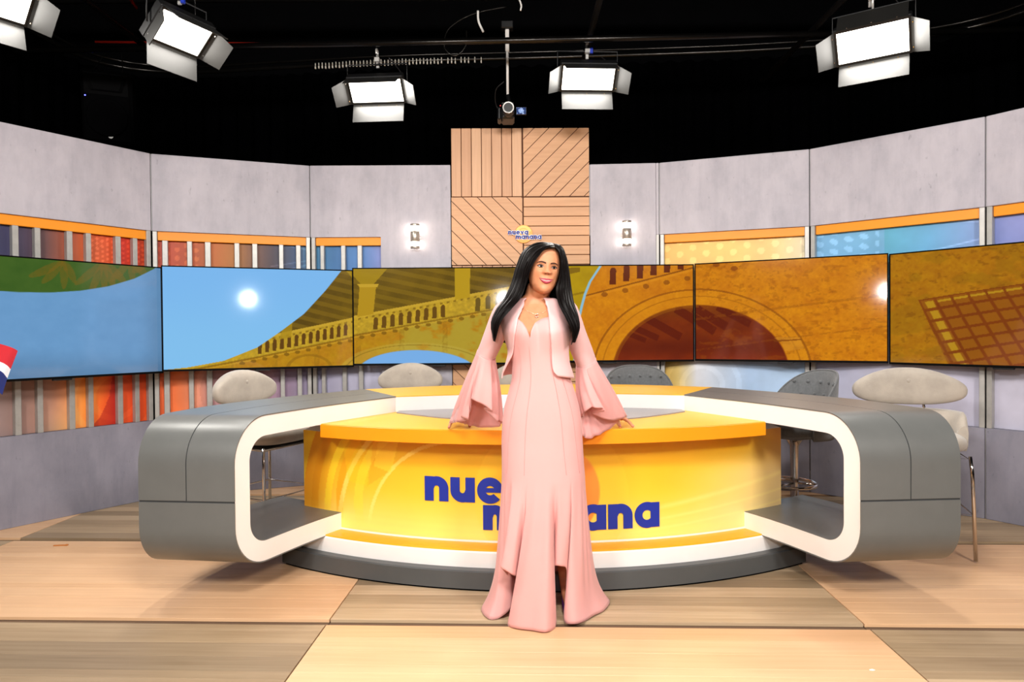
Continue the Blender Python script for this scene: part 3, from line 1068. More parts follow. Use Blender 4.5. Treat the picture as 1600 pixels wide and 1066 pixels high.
# ---- yellow worktop with the grey inset
slab_arc(2.745, 1.235, .90, .752, .825, bevel=.004).build('worktop', 'desk_amber', desk, True, 30)
slab_arc(2.742, 1.231, .89, .8248, .8262, bevel=.0005).build('worktop_cover', 'desk_yellow', desk, True, 30)
pl = [(-.90, .24), (-.72, .08), (-.53, -.06), (-.25, -.15), (0, -.18), (.25, -.16), (.5, -.11), (.72, .05), (.90, .22)]
ptop = spline(pl, 6)
N = len(ptop)
vs = [(x, y, .8255) for x, y in ptop] + [(x, y, .833) for x, y in ptop]
vs += [(.90, .5, .8255), (-.90, .5, .8255), (.90, .5, .833), (-.90, .5, .833)]
low = list(range(N)) + [2 * N, 2 * N + 1]
top = list(range(N, 2 * N)) + [2 * N + 2, 2 * N + 3]
fs = [tuple(low[::-1]), tuple(top)] + [(low[k], low[(k + 1) % len(low)], top[(k + 1) % len(low)], top[k]) for k in range(len(low))]
mesh_obj('inset_plate', vs, fs, 'inset_grey', desk)

# ---- ribbon: raised top that turns down into a loop at both ends
inner_pts = [(1.470, 3.185), (1.38, 3.43), (1.215, 3.80), (.917, 4.315)]
outer_pts = [(1.955, 3.225), (1.93, 3.55), (1.83, 3.95), (1.60, 4.38), (1.25, 4.88)]
c_in = [(.917, 4.315), (.5, 4.43), (0, 4.465)]
c_out = [(1.25, 4.88), (.65, 5.17), (0, 5.26)]
def dense(p):
    q = spline(p, 16)
    d = np.concatenate([[0], np.cumsum(np.linalg.norm(np.diff(q, axis=0), axis=1))])
    return q, d
QI, DI = dense(inner_pts)
QO, DO = dense(outer_pts)
LI, LO = DI[-1], DO[-1]
def at(Q, D, q):
    return np.array([np.interp(q, D, Q[:, 0]), np.interp(q, D, Q[:, 1])])
def ribbon_pt(side, q, w, z):
    qo = q + (LO - LI) * (q / LI) ** 2
    p = at(QI, DI, q) * (1 - w) + at(QO, DO, min(qo, LO)) * w
    return (side * p[0], p[1] - DY, z)
ZTOP, ZBOT, TH, RR = .92, .19, .10, .215
QB = .86
def c_outer(n=14):
    c = [(q, ZTOP) for q in np.linspace(LI, RR, 12)]
    c += [(RR - RR * math.sin(a), ZTOP - RR + RR * math.cos(a)) for a in np.linspace(0, math.pi / 2, n)[1:]]
    c += [(0, z) for z in np.linspace(ZTOP - RR, ZBOT + RR, 8)[1:]]
    c += [(RR - RR * math.cos(a), ZBOT + RR - RR * math.sin(a)) for a in np.linspace(0, math.pi / 2, n)[1:]]
    c += [(q, ZBOT) for q in np.linspace(RR, QB, 6)[1:]]
    return c
def c_inner(n=14):
    r = RR - TH
    c = [(q, ZTOP - TH) for q in np.linspace(LI, RR, 12)]
    c += [(RR - r * math.sin(a), ZTOP - RR + r * math.cos(a)) for a in np.linspace(0, math.pi / 2, n)[1:]]
    c += [(TH, z) for z in np.linspace(ZTOP - RR, ZBOT + RR, 8)[1:]]
    c += [(RR - r * math.cos(a), ZBOT + RR - r * math.sin(a)) for a in np.linspace(0, math.pi / 2, n)[1:]]
    c += [(q, ZBOT + TH) for q in np.linspace(RR, QB, 6)[1:]]
    return c
CO, CI = c_outer(), c_inner()
def skin(side, contour, w0, w1, thick, flip, nw=8, z_lo=-9, z_hi=9, rng=None, inset=0.):
    """thin cover lying on the contour between widths w0..w1"""
    sel = [p for k, p in enumerate(contour) if (rng is None or rng[0] <= k <= rng[1])]
    rows = []
    m_ = len(sel)
    for k, (q, z) in enumerate(sel):
        a, b = sel[max(k - 1, 0)], sel[min(k + 1, m_ - 1)]
        t = np.array([b[0] - a[0], b[1] - a[1]])
        t = t / (np.linalg.norm(t) + 1e-9)
        nn = np.array([t[1], -t[0]]) * (-1 if flip else 1)
        qs, zs = q + nn[0] * thick, z + nn[1] * thick
        rows.append([ribbon_pt(side, max(q, 0), w, z) for w in np.linspace(w0, w1, nw)] +
                    [(lambda p, dq=nn[0] * thick: (p[0], p[1] + dq, p[2]))(ribbon_pt(side, max(q, 0), w, zs)) for w in np.linspace(w1, w0, nw)])
    m = MB().grid(rows, closed_v=True)
    n_ = 2 * nw
    m.add(rows[0], [tuple(range(n_))])
    m.add(rows[-1], [tuple(range(n_))[::-1]])
    return m
ks = min(range(len(CO)), key=lambda k: abs(CO[k][1] - .53) + (0 if CO[k][0] == 0 else 9))
for side in (-1, 1):
    rows = []
    full = CO + CI[::-1]
    for (q, z) in full:
        rows.append([ribbon_pt(side, q, w, z) for w in np.linspace(0.004, .996, 9)])
    m = MB().grid(rows, closed_u=True)
    nO = len(CO)
    for wcol, rev in ((0, False), (8, True)):          # closed side faces
        pts = [rows[k][wcol] for k in range(len(full))]
        fs = [(k, k + 1, len(full) - 2 - k, len(full) - 1 - k) for k in range(nO - 1)]
        m.add(pts, [f[::-1] if rev else f for f in fs])
    wing = m.build('side_wing', 'desk_white', desk, True, 35)
    tag(wing, 'white cut edge of the looped wing')
    # contour sampled finer for the seam
    CO2 = []
    for a, b in zip(CO[:-1], CO[1:]):
        CO2 += [a, ((a[0] + b[0]) / 2, (a[1] + b[1]) / 2)]
    CO2.append(CO[-1])
    ks = min(range(len(CO2)), key=lambda k: abs(CO2[k][1] - .535) + (0 if abs(CO2[k][0]) < 1e-6 else 9))
    up = CO2[:ks] + [(0, .5345)]
    dn = [(0, .5255)] + [p for p in CO2[ks:] if p[1] < .52]
    skin(side, up, 0, .4945, .006, False).build('cover_panel', 'desk_grey', wing, True, 35)
    skin(side, up, .5055, 1., .006, False).build('cover_panel', 'desk_grey', wing, True, 35)
    skin(side, dn, 0, 1., .006, False, 14).build('cover_panel', 'desk_grey', wing, True, 35)
    kz = [k for k, p in enumerate(CI) if p[1] < .60]
    skin(side, CI, 0.004, .996, -.003, False, rng=(kz[0], kz[-1])).build('arm_cover', 'desk_grey', wing, True, 35)
    mb = MB()
    core = skin(side, CO2[:ks + 1], .48, .52, .002, False, 2)
    core.build('seam', 'desk_core', wing, True, 35)
    skin(side, [(0, .545), (0, .53), (0, .515)], 0.003, .997, .002, False, 10).build('seam', 'desk_core', wing)
# middle of the ribbon
def center_rows(z):
    QI2 = spline(c_in, 14)
    QO2 = spline(c_out, 14)
    L = [(-x, y) for x, y in QI2] + [(x, y) for x, y in QI2[::-1][1:]]
    O = [(-x, y) for x, y in QO2] + [(x, y) for x, y in QO2[::-1][1:]]
    return L, O
Lc, Oc = center_rows(0)
def bridge(z0, z1, ins=0.):
    rows = []
    for (a, b) in zip(Lc, Oc):
        rows.append([(a[0], a[1] - DY + ins, z0), (a[0], a[1] - DY + ins, z1), (b[0], b[1] - DY - ins, z1), (b[0], b[1] - DY - ins, z0)])
    m = MB().grid(rows, closed_v=True)
    m.add(rows[0], [(0, 1, 2, 3)])
    m.add(rows[-1], [(3, 2, 1, 0)])
    return m
br = bridge(ZTOP - TH, ZTOP).build('top_bridge', 'desk_white', desk, True, 35)
bridge(ZTOP, ZTOP + .006).build('bridge_cover', 'desk_yellow', br, True, 35)
# legs that carry the middle of the ribbon at the back
for sx in (-1, 1):
    MB().bbox((sx * .75 - .18, .72, 0), (sx * .75 + .18, .78, ZTOP - TH), .004).build('back_support', 'desk_white', desk)
# ================================================================== studio panels (soft lights with barn doors)
def soft_panel(pos, yaw, tilt, w, h, label, pipe_z, group, doors=(48, 48, 32, 13), cable=True, blue=False):
    """pos: middle of the lit face. doors: opening angle of left, right, bottom, top door"""
    T = thing('studio_light', label, 'light', Vector(pos), 0, group)
    Mr = Matrix.Rotation(R(yaw), 4, 'Z') @ Matrix.Rotation(R(tilt), 4, 'X')
    # local: x along the width, -y = facing direction, z up
    def B(m, name, mat, par=T, smooth=False):
        return mesh_obj(name, [Mr @ Vector(v) for v in m.v], m.f, mat, par, smooth)
    hw, hh = w / 2, h / 2
    m = MB().bbox((-hw - .02, .004, -hh - .02), (hw + .02, .07, hh + .02), .006)
    body = B(m, 'housing', 'black_metal')
    m = MB()
    for k in range(7):
        m.box((-hw + .03 + k * (w - .06) / 6 - .004, .07, -hh), (-hw + .03 + k * (w - .06) / 6 + .004, .092, hh))
    B(m, 'cooling_fins', 'black_metal')['kind'] = 'stuff'
    B(MB().bbox((-hw, -.002, -hh), (hw, .006, hh), .002), 'diffuser', 'lamp_face')
    fr = MB()
    fr.box((-hw - .014, -.006, -hh - .014), (hw + .014, .004, -hh)).box((-hw - .014, -.006, hh), (hw + .014, .004, hh + .014))
    fr.box((-hw - .014, -.006, -hh), (-hw, .004, hh)).box((hw, -.006, -hh), (hw + .014, .004, hh))
    B(fr, 'front_frame', 'black_metal')
    dl, dr, db, dt = doors
    t = .0025
    def door(name, hinge, axis, ang, length, half, flare):
        # plate from the hinge line outwards, narrowing or widening by flare
        a = R(ang)
        if axis == 'x':                     # bottom (hinge[2]<0) or top
            sg = -1 if hinge < 0 else 1
            out = Vector((0, -math.cos(a), sg * math.sin(a)))
            al = Vector((1, 0, 0))
            base = Vector((0, -.006, hinge))
        else:
            sg = -1 if hinge < 0 else 1
            out = Vector((sg * math.sin(a), -math.cos(a), 0))
            al = Vector((0, 0, 1))
            base = Vector((hinge, -.006, 0))
        nrm = out.cross(al).normalized() * t
        q = [base - al * half, base + al * half, base + al * (half - flare * .4) + out * length, base - al * (half - flare * .4) + out * length]
        vs = [p - nrm for p in q] + [p + nrm for p in q]
        m = MB().add(vs, [(0, 1, 2, 3), (7, 6, 5, 4), (0, 4, 5, 1), (1, 5, 6, 2), (2, 6, 7, 3), (3, 7, 4, 0)])
        d = B(m, name, 'door_metal')
        for k in (-.7, 0, .7) if axis == 'x' else (-.7, .7):
            c = base + al * half * k + out * .012
            B(MB().lathe([(.005, -.004), (.005, .004)], 8, Matrix.Translation(c)), 'rivet', 'chrome', d)
    door('barn_door', -hh - .016, 'x', db, .15, hw, .0)
    door('barn_door', hh + .016, 'x', dt, .15, hw, .0)
    door('barn_door', -hw - .016, 'z', dl, .13, hh + .01, .05)
    door('barn_door', hw + .016, 'z', dr, .13, hh + .01, .05)
    # yoke: rods up from both sides to the hanger
    top = pipe_z - pos[2]
    ex = Matrix.Rotation(R(yaw), 4, 'Z') @ Vector((1, 0, 0))
    ey = Matrix.Rotation(R(yaw), 4, 'Z') @ Vector((0, 1, 0))
    a0 = ex * (-hw - .035) + ey * .03
    a1 = ex * (hw + .035) + ey * .03
    up = Vector((0, 0, hh * .5 + .17))
    T2 = MB().tube([a0, a0 + up, a1 + up, a1], .006, 8)
    mesh_obj('yoke', T2.v, T2.f, 'black_metal', T, True)
    c = ey * .03 + up
    m = MB().tube([c, c + Vector((0, 0, max(top - up.z - .02, .02)))], .007, 8)
    mesh_obj('spigot', m.v, m.f, 'steel', T, True)
    cl = c + Vector((0, 0, max(top - up.z - .05, .02)))
    m = MB().bbox(cl + Vector((-.02, -.02, -.035)), cl + Vector((.02, .02, .0)), .003)
    m.tube([cl + Vector((0, .032 * math.cos(w_), .035 + .032 * math.sin(w_))) for w_ in np.linspace(-1.6, 3.6, 16)], .007, 8)
    m.bbox(cl + Vector((-.012, .02, -.07)), cl + Vector((.012, .035, -.03)), .003)
    mesh_obj('pipe_clamp', m.v, m.f, 'steel', T)
    if cable:
        m = MB().tube(spline([ey * .08 + Vector((0, 0, 0)), ey * .16 + ex * .1 + Vector((0, 0, -.03)), ey * .12 + ex * .18 + Vector((0, 0, .14)), ex * .1 + Vector((0, 0, top * .8))], 8), .004, 6)
        mesh_obj('power_cable', m.v, m.f, 'black_plastic', T, True)
    if blue:
        b = ey * .02 + up + ex * .03
        m = MB().bbox(b + Vector((-.012, -.012, -.02)), b + Vector((.012, .012, .025)), .003)
        mesh_obj('power_plug', m.v, m.f, 'blue_plastic', T)
    return T
GRP = 'studio lights with barn doors'
PZ = 3.515
soft_panel(PANELS[0][0], PANELS[0][1], PANELS[0][2], .40, .18, 'lit studio light with four barn doors left of the hanging camera', PZ, GRP)
soft_panel(PANELS[1][0], PANELS[1][1], PANELS[1][2], .40, .19, 'lit studio light with a blue plug right of the hanging camera', PZ, GRP, blue=True)
soft_panel(PANELS[2][0], PANELS[2][1], PANELS[2][2], .40, .20, 'lit studio light at the upper right tilted over the set', PZ, GRP, doors=(48, 48, 34, 165))
soft_panel(PANELS[3][0], PANELS[3][1], PANELS[3][2], .34, .20, 'lit studio light at the upper left turned towards the desk', PZ, GRP, doors=(16, 48, 40, 14), blue=True)
soft_panel(PANELS[4][0], PANELS[4][1], PANELS[4][2], .34, .20, 'lit studio light cut off by the top left corner', PZ, GRP)
for (p, t, w), lab in zip(KEYS, ('large studio light over the left of the photographer', 'large studio light over the right of the photographer', 'large studio light straight over the photographer')):
    d = (Vector(t) - Vector(p))
    yaw = math.degrees(math.atan2(d.x, -d.y))
    soft_panel(p, yaw, math.degrees(math.atan2(-d.z, math.hypot(d.x, d.y))), .9, .5, lab, PZ + .1, 'front studio lights', doors=(20, 20, 20, 20), cable=False)

# lamp on a stand right behind the photographer (it mirrors in the screens)
FL = (0.0, -.25, 1.92)
T = thing('stand_light', 'small round light on a stand behind the photographer', 'light', (FL[0], FL[1] - .05, 0))
buildw(MB().tube([(FL[0], FL[1] - .05, .02), (FL[0], FL[1] - .05, FL[2] - .1)], .012, 10), 'stand_pole', 'black_metal', T, True)
for a in (0, 2.1, 4.2):
    buildw(MB().tube([(FL[0], FL[1] - .05, .35), (FL[0] + .35 * math.cos(a), FL[1] - .05 + .35 * math.sin(a), .012)], .009, 8), 'leg', 'black_metal', T, True)
Mf = Matrix.Translation(FL) @ Matrix.Rotation(R(-90), 4, 'X')
buildw(MB().lathe([(.03, -.14), (.055, -.12), (.06, -.05), (.085, -.01), (.085, .004)], 24, Mf), 'lamp_head', 'black_metal', T, True, 40)
buildw(MB().lathe([(.001, .0045), (.075, .0055), (.08, .003)], 24, Mf), 'lamp_glass', 'flash_face', T)

# ================================================================== pipes of the lighting grid
def pipe(name, pts, r, mat, lab, cat='pipe', grp=None, n=10):
    b = np.array(pts).mean(axis=0)
    T = mesh_obj(name, [Vector(v) - Vector(b) for v in MB().tube(pts, r, n).v], MB().tube(pts, r, n).f, mat, None, True, Vector(b))
    return tag(T, lab, cat, grp)
pipe('grid_pipe', [(-3.85, 5.31, PZ + .035), (0, 5.19, PZ + .035), (4.0, 5.07, PZ + .035)], .024, 'rail_metal', 'long black grid pipe running behind the hanging camera pole', grp='lighting grid pipes')
pipe('grid_pipe', [(-3.85, 4.3, PZ + .035), (4.2, 4.3, PZ + .035)], .024, 'black_metal', 'black grid pipe carrying the lights at the upper left and upper right', grp='lighting grid pipes')
pipe('grid_pipe', [(-2.87, -2, PZ + .09), (-2.87, 6.2, PZ + .09)], .024, 'rail_metal', 'black grid pipe running towards the camera over the left side', grp='lighting grid pipes')
pipe('grid_pipe', [(.62, -2, PZ + .09), (.62, 6.2, PZ + .09)], .024, 'black_metal', 'black grid pipe running towards the camera over the right lamp', grp='lighting grid pipes')
pipe('grid_pipe', [(2.3, -2, PZ + .09), (2.3, 6.2, PZ + .09)], .024, 'black_metal', 'black grid pipe running towards the camera at the upper right', grp='lighting grid pipes')
pipe('grid_pipe', [(-5.5, -.9, 3.735), (5.5, -.9, 3.735)], .024, 'black_metal', 'black grid pipe above the photographer', grp='lighting grid pipes')
pipe('grid_pipe', [(-5.5, .5, 3.735), (5.5, .5, 3.735)], .024, 'black_metal', 'black grid pipe between the photographer and the desk', grp='lighting grid pipes')
pipe('grid_pipe', [(-6.9, 6.0, 4.3), (6.9, 6.0, 4.3)], .05, 'black_metal', 'thick black beam under the studio ceiling', grp='lighting grid pipes')

# curtain rail bending round the set, with gliders, and the black curtain below it
rail = spline([(-4.05, 2.6, 3.92), (-4.05, 4.6, 3.92), (-4.05, 5.8, 3.92), (-3.9, 6.45, 3.92), (-3.3, 6.72, 3.92), (-2.2, 6.62, 3.92), (-1.1, 6.50, 3.92), (.6, 6.42, 3.92), (2.3, 6.30, 3.92), (3.6, 6.05, 3.92), (4.25, 5.5, 3.92), (4.5, 4.2, 3.92), (4.55, 2.6, 3.92)], 10)
T = thing('curtain_rail', 'black curved curtain rail with bright gliders above the set walls', 'rail', (0, 6.45, 3.92))
buildw(MB().tube(rail, .022, 8), 'rail', 'rail_metal', T, True)
buildw(MB().tube(rail + np.array([0, .04, .07]), .014, 8), 'rail_pipe', 'rail_metal', T, True)
cum = np.concatenate([[0], np.cumsum(np.linalg.norm(np.diff(rail, axis=0), axis=1))])
gm = MB().bbox((-.006, -.008, -.030), (.006, .008, -.006), .002)
gm.bbox((-.004, -.008, .002), (.004, .008, .024), .002).bbox((-.002, -.004, -.008), (.002, .004, .004), .0005)
gmesh = gm.build('glider', 'glider_metal').data
for o in [o for o in COL.objects if o.data is gmesh]:
    bpy.data.objects.remove(o)
def on_rail(x):
    k = int(np.argmin(np.abs(rail[:, 0] - x) + (rail[:, 1] < 6.2) * 9))
    lo = max(k - 1, 0)
    return np.array([np.interp(x, rail[lo:k + 2, 0], rail[lo:k + 2, q]) for q in range(3)])
xs = list(np.arange(-1.87, -.62, .034)) + [-.585, -.55, -.515, -.46, -.425, -.39, -.33, -.27]
for x in xs:
    p = on_rail(x)
    o = bpy.data.objects.new('glider', gmesh)
    COL.objects.link(o)
    o.parent = T
    o.location = Vector(p) - T.location + Vector((0, -.02, -.012 + random.uniform(-.004, .004)))
cur = []
for k, p in enumerate(rail):
    pass
dd = np.linspace(0, cum[-1], 500)
cx = np.interp(dd, cum, rail[:, 0]); cy = np.interp(dd, cum, rail[:, 1])
wob = .035 * np.sin(dd * 36)
cz = [.02, 1.3, 2.6, 3.87]
tx, ty = np.gradient(cx), np.gradient(cy)
ll = np.hypot(tx, ty)
P = [[(cx[k] - ty[k] / ll[k] * wob[k] * 1, cy[k] + tx[k] / ll[k] * wob[k] + .06, z) for z in cz] for k in range(500)]
cm = MB().grid(P)
tag(mesh_obj('studio_curtain', cm.v, cm.f, 'curtain_black', None, True), 'black pleated curtain hanging behind the set walls', 'curtain')

# ================================================================== camera hung above the timber panel
cx0, cy0 = -.02, 5.62
T = thing('hanging_camera', 'black camcorder hanging from a white pole above the timber panel', 'camera', (cx0, cy0, 3.14))
buildw(MB().tube([(cx0, cy0 + .04, 3.28), (cx0, cy0 + .04, 3.86)], .011, 10), 'pole', 'white_paint', T, True)
buildw(MB().bbox((cx0 - .016, cy0 + .024, 3.66), (cx0 + .016, cy0 + .056, 3.84), .004), 'pole_sleeve', 'white_paint', T)
buildw(MB().bbox((cx0 - .05, cy0 + .0, 3.84), (cx0 + .05, cy0 + .08, 3.90), .006), 'ceiling_mount', 'black_metal', T)
buildw(MB().tube([(cx0, cy0 + .04, 3.30), (cx0 + .012, cy0 + .03, 3.24), (cx0, cy0, 3.215)], .016, 10), 'ball_head', 'black_metal', T, True)
buildw(MB().bbox((cx0 - .05, cy0 - .02, 3.205), (cx0 + .05, cy0 + .06, 3.222), .004), 'quick_plate', 'black_metal', T)
buildw(MB().bbox((cx0 - .055, cy0 - .03, 3.085), (cx0 + .055, cy0 + .16, 3.205), .016), 'camera_body', 'black_plastic', T, True, 30)
Ml = Matrix.Translation((cx0 + .005, cy0 - .03, 3.142)) @ Matrix.Rotation(R(90), 4, 'X')
lens = buildw(MB().lathe([(.05, 0), (.05, .05), (.046, .056), (.046, .10), (.042, .105)], 28, Ml), 'lens_barrel', 'black_plastic', T, True, 30)
buildw(MB().lathe([(.046, .1055), (.037, .107), (.034, .102)], 28, Ml, cap=False), 'lens_ring', 'steel', lens, True)
buildw(MB().lathe([(.001, .104), (.02, .102), (.034, .098)], 28, Ml), 'lens_glass', 'chrome_blue' if 'chrome_blue' in MAT else plain('chrome_blue', (60, 80, 110), .08, .9), lens, True)
buildw(MB().bbox((cx0 - .085, cy0 - .02, 3.08), (cx0 - .056, cy0 + .12, 3.185), .01), 'hand_grip', 'black_plastic', T, True, 30)
buildw(MB().lathe([(.006, 0), (.006, .006)], 10, Matrix.Translation((cx0 - .06, cy0 - .024, 3.19)) @ Matrix.Rotation(R(90), 4, 'X')), 'record_button', plain('record_red', (190, 20, 20), .4), T)
lcd = buildw(MB().bbox((cx0 + .066, cy0 - .02, 3.118), (cx0 + .155, cy0 - .008, 3.182), .004), 'flip_screen', 'black_plastic', T)
u, v = np.meshgrid(np.linspace(0, 1, 20), np.linspace(0, 1, 14), indexing='ij')
P = np.stack([cx0 + .072 + .077 * u, np.full(u.shape, cy0 - .0208), 3.122 + .055 * v], -1) - np.array(origin(lcd))
C = np.zeros(u.shape + (3,)) + np.array((40, 60, 110.))
C = blend(C, (np.hypot((u - .5) / .3, (v - .5) / .3) < 1) * 1., (150, 180, 230))
C = blend(C, sstep(.55, .75, fbm(u * 8, v * 6, 3)), (190, 210, 255))
color_grid('flip_display', P, C, 'screen', lcd)
buildw(MB().tube(spline([(cx0 + .03, cy0 + .15, 3.16), (cx0 - .09, cy0 + .2, 3.25), (cx0 - .10, cy0 + .1, 3.36), (cx0 - .03, cy0 + .06, 3.42)], 8), .004, 6), 'camera_cable', 'black_plastic', T, True)

# loose cables and small connectors of the grid
def cable(pts, r, mat, lab):
    b = Vector(pts[0])
    m = MB().tube(spline(pts, 10), r, 6)
    return tag(mesh_obj('cable', [Vector(v) - b for v in m.v], m.f, mat, None, True, b), lab, 'cable', 'cables of the lighting grid')
cable([(-.02, 5.3, 3.86), (-.28, 5.25, 3.78), (-.46, 5.22, 3.66), (-.50, 5.22, 3.52), (-.42, 5.22, 3.45), (-.34, 5.22, 3.52), (-.33, 5.22, 3.64)], .005, 'rail_metal', 'thin black cable looping left of the hanging camera pole')
cable([(-.24, 5.2, 3.78), (-.235, 5.2, 3.70), (-.20, 5.2, 3.62)], .009, 'white_paint', 'short white cable end left of the hanging camera pole')
cable([(.03, 5.2, 3.88), (.07, 5.2, 3.87), (.09, 5.2, 3.82), (.085, 5.2, 3.78)], .007, 'white_paint', 'short white cable end right of the hanging camera pole')
cable([(-2.3, 4.2, 3.9), (-1.95, 4.15, 3.72), (-1.8, 4.2, 3.55), (-1.82, 4.25, 3.75)], .005, 'black_plastic', 'black cable dangling behind the upper left light')

# red cable tray along the upper left
plain('tray_red', (150, 26, 10), .35, .3)
pipe('cable_tray', [(-2.55, 3.6, 3.86), (-2.72, 4.4, 3.90), (-2.95, 5.4, 3.92)], .012, 'tray_red', 'thin red conduit running along the upper left of the grid', 'conduit', 'red conduits')
pipe('cable_tray', [(-3.4, 5.6, 3.74), (-1.3, 5.55, 3.68)], .010, 'tray_red', 'thin red conduit lying behind the two left lights', 'conduit', 'red conduits')

# ================================================================== loudspeaker in the dark
plain('speaker_black', (3.5, 3.5, 4.5), .7, var=.1, Specular_IOR_Level=.06)
T = thing('loudspeaker', 'black loudspeaker with a blue light hanging in the dark at the upper left', 'speaker', (-3.58, 6.05, 3.05))
Ms = Matrix.Translation((-3.58, 6.05, 3.36)) @ Matrix.Rotation(R(22), 4, 'Z') @ Matrix.Rotation(R(14), 4, 'X')
buildw(MB().bbox((-.2, 0, -.31), (.2, .3, .31), .03, Ms), 'cabinet', 'speaker_black', T, True, 40)
buildw(MB().bbox((-.18, -.012, -.29), (.18, .004, .10), .01, Ms), 'grille', 'studio_black', T)
buildw(MB().lathe([(.16, 0), (.165, .012), (.15, .02), (.13, .012), (.05, -.01)], 28, Ms @ Matrix.Translation((0, -.014, -.09)) @ Matrix.Rotation(R(90), 4, 'X')), 'woofer_ring', 'studio_black', T, True)
hm = MB()
hm.add([Ms @ Vector(p) for p in [(-.17, -.012, .27), (.17, -.012, .27), (.12, -.012, .13), (-.12, -.012, .13), (-.05, .03, .22), (.05, .03, .22), (.04, .03, .17), (-.04, .03, .17)]], [(0, 1, 5, 4), (1, 2, 6, 5), (2, 3, 7, 6), (3, 0, 4, 7), (4, 5, 6, 7)])
buildw(hm, 'horn', 'speaker_black', T)
buildw(MB().lathe([(.006, 0), (.006, .004)], 10, Ms @ Matrix.Translation((-.16, -.014, .08)) @ Matrix.Rotation(R(90), 4, 'X')), 'power_led', 'led_blue', T)
buildw(MB().lathe([(.02, 0), (.02, .004)], 16, Ms @ Matrix.Translation((.02, -.014, -.25)) @ Matrix.Rotation(R(90), 4, 'X')), 'badge', 'steel', T)
for sx in (-.12, .12):
    buildw(MB().tube([Ms @ Vector((sx, .15, .3)), Vector((-3.58 + sx * .4, 6.2, 3.95))], .004, 6), 'hanging_wire', 'rail_metal', T)

# ================================================================== wall lamps
def sconce(A, B, s, z0, z1, lab, side):
    Mx, L = frame(A, B)
    c = Mx @ Vector((s, -.065, 0))
    T = thing('wall_lamp', lab, 'wall lamp', c + Vector((0, 0, z0)), 0, 'wall lamps')
    H = z1 - z0
    r = .040
    zz = [0, .15, .42, .72, .92, 1.0]
    def seg(a, b, rad, name, mat):
        buildw(MB().lathe([(rad * .96, z0 + H * a), (rad, z0 + H * a + .002), (rad, z0 + H * b - .002), (rad * .96, z0 + H * b)], 24, Matrix.Translation((c.x, c.y, 0))), name, mat, T, True, 40)
    seg(0, .095, r, 'bottom_cap', 'brass_steel')
    seg(.095, .27, r * .93, 'lower_glass', 'sconce_glass')
    seg(.27, .70, r, 'sleeve', 'brass_steel')
    seg(.70, .91, r * .93, 'upper_glass', 'sconce_glass')
    seg(.91, 1., r, 'top_cap', 'brass_steel')
    q = Mx @ Vector((s, 0, 0))
    q2 = Mx @ Vector((s + side * .035, -.065, 0))
    buildw(MB().tube([(q.x, q.y, z0 + H * .45), (c.x, c.y, z0 + H * .45)], .012, 10), 'bracket_arm', 'brass_steel', T, True)
    buildw(MB().lathe([(.03, 0), (.03, .012)], 20, Matrix.Translation((q.x, q.y, z0 + H * .45)) @ Matrix.Rotation(R(90), 4, 'X')), 'wall_plate', 'brass_steel', T)
    buildw(MB().lathe([(.008, 0), (.008, .02)], 10, Matrix.Translation((q2.x, q2.y, z0 + H * .42)) @ Matrix.Rotation(R(90), 4, 'Y') @ Matrix.Translation((0, 0, -.004 if side > 0 else -.016))), 'sensor_knob', 'brass_steel', T)
sconce(V[2], V[3], .921, 2.063, 2.276, 'steel wall lamp glowing left of the timber panel', 1)
sconce(V[4], V[5], .315, 2.071, 2.289, 'steel wall lamp glowing right of the timber panel', -1)

# ================================================================== emblem on the timber panel
Mx, L = frame(V[3], V[4])
T = thing('show_emblem', 'small orange sun emblem with blue words on the timber panel above the woman', 'emblem', Mx @ Vector((.634, -.01, 2.113)))
plain('emblem_orange', (246, 164, 40), .4, var=.03)
plain('emblem_gold', (252, 200, 90), .4, var=.03)
disc = Mx @ Matrix.Translation((.634, -.004, 2.191)) @ Matrix.Rotation(R(90), 4, 'X')
buildw(MB().lathe([(.078, 0), (.08, .004), (.08, .010), (.078, .012)], 40, disc), 'sun_disc', 'emblem_orange', T, True, 40)
m = MB()
for (r0, r1, a0, a1) in ((.052, .074, 20, 150), (.030, .044, 40, 130)):
    st = ring_pts(0, 0, r1, r0, a0, a1, 20)
    m.grid([[disc @ Vector((a[0], a[1], .0125)), disc @ Vector((b[0], b[1], .0125))] for a, b in st])
buildw(m, 'sun_rays', 'emblem_gold', T)
def small_word(text, x0, z0, size, gap):
    x = x0
    for ch in text:
        w = letter_strips(ch)[1] * size
        for grow, mat, d0, nm in ((.16, 'letter_white', .0, 'letter_outline'), (0, 'letter_blue', .003, 'letter')):
            def place(px, py, d, x=x, d0=d0):
                return Mx @ Vector((.634 + x + px, -.018 - d0 - d, z0 + py))
            buildw(letter_mesh(ch, place, size, .003, 1., grow), nm, mat, T)
        x += w + gap
small_word('nueva', -.135, 2.186, .031, .004)
small_word('maNana', -.070, 2.146, .031, .003)
# ================================================================== bar stools
def superblob(c, r, p=2.6, nu=28, nv=18, M=None, warp=None):
    """soft box: superellipsoid with optional warp(x,y,z)->(x,y,z) in unit coordinates"""
    rows = []
    f = lambda t: math.copysign(abs(t) ** (2 / p), t)
    for i in range(nv + 1):
        b = -math.pi / 2 + math.pi * i / nv
        row = []
        for k in range(nu):
            a = 2 * math.pi * k / nu
            q = (f(math.cos(b)) * f(math.cos(a)), f(math.cos(b)) * f(math.sin(a)), f(math.sin(b)))
            if warp:
                q = warp(*q)
            v = Vector((c[0] + r[0] * q[0], c[1] + r[1] * q[1], c[2] + r[2] * q[2]))
            row.append(M @ v if M is not None else v)
        rows.append(row)
    return MB().grid(rows, closed_v=True)

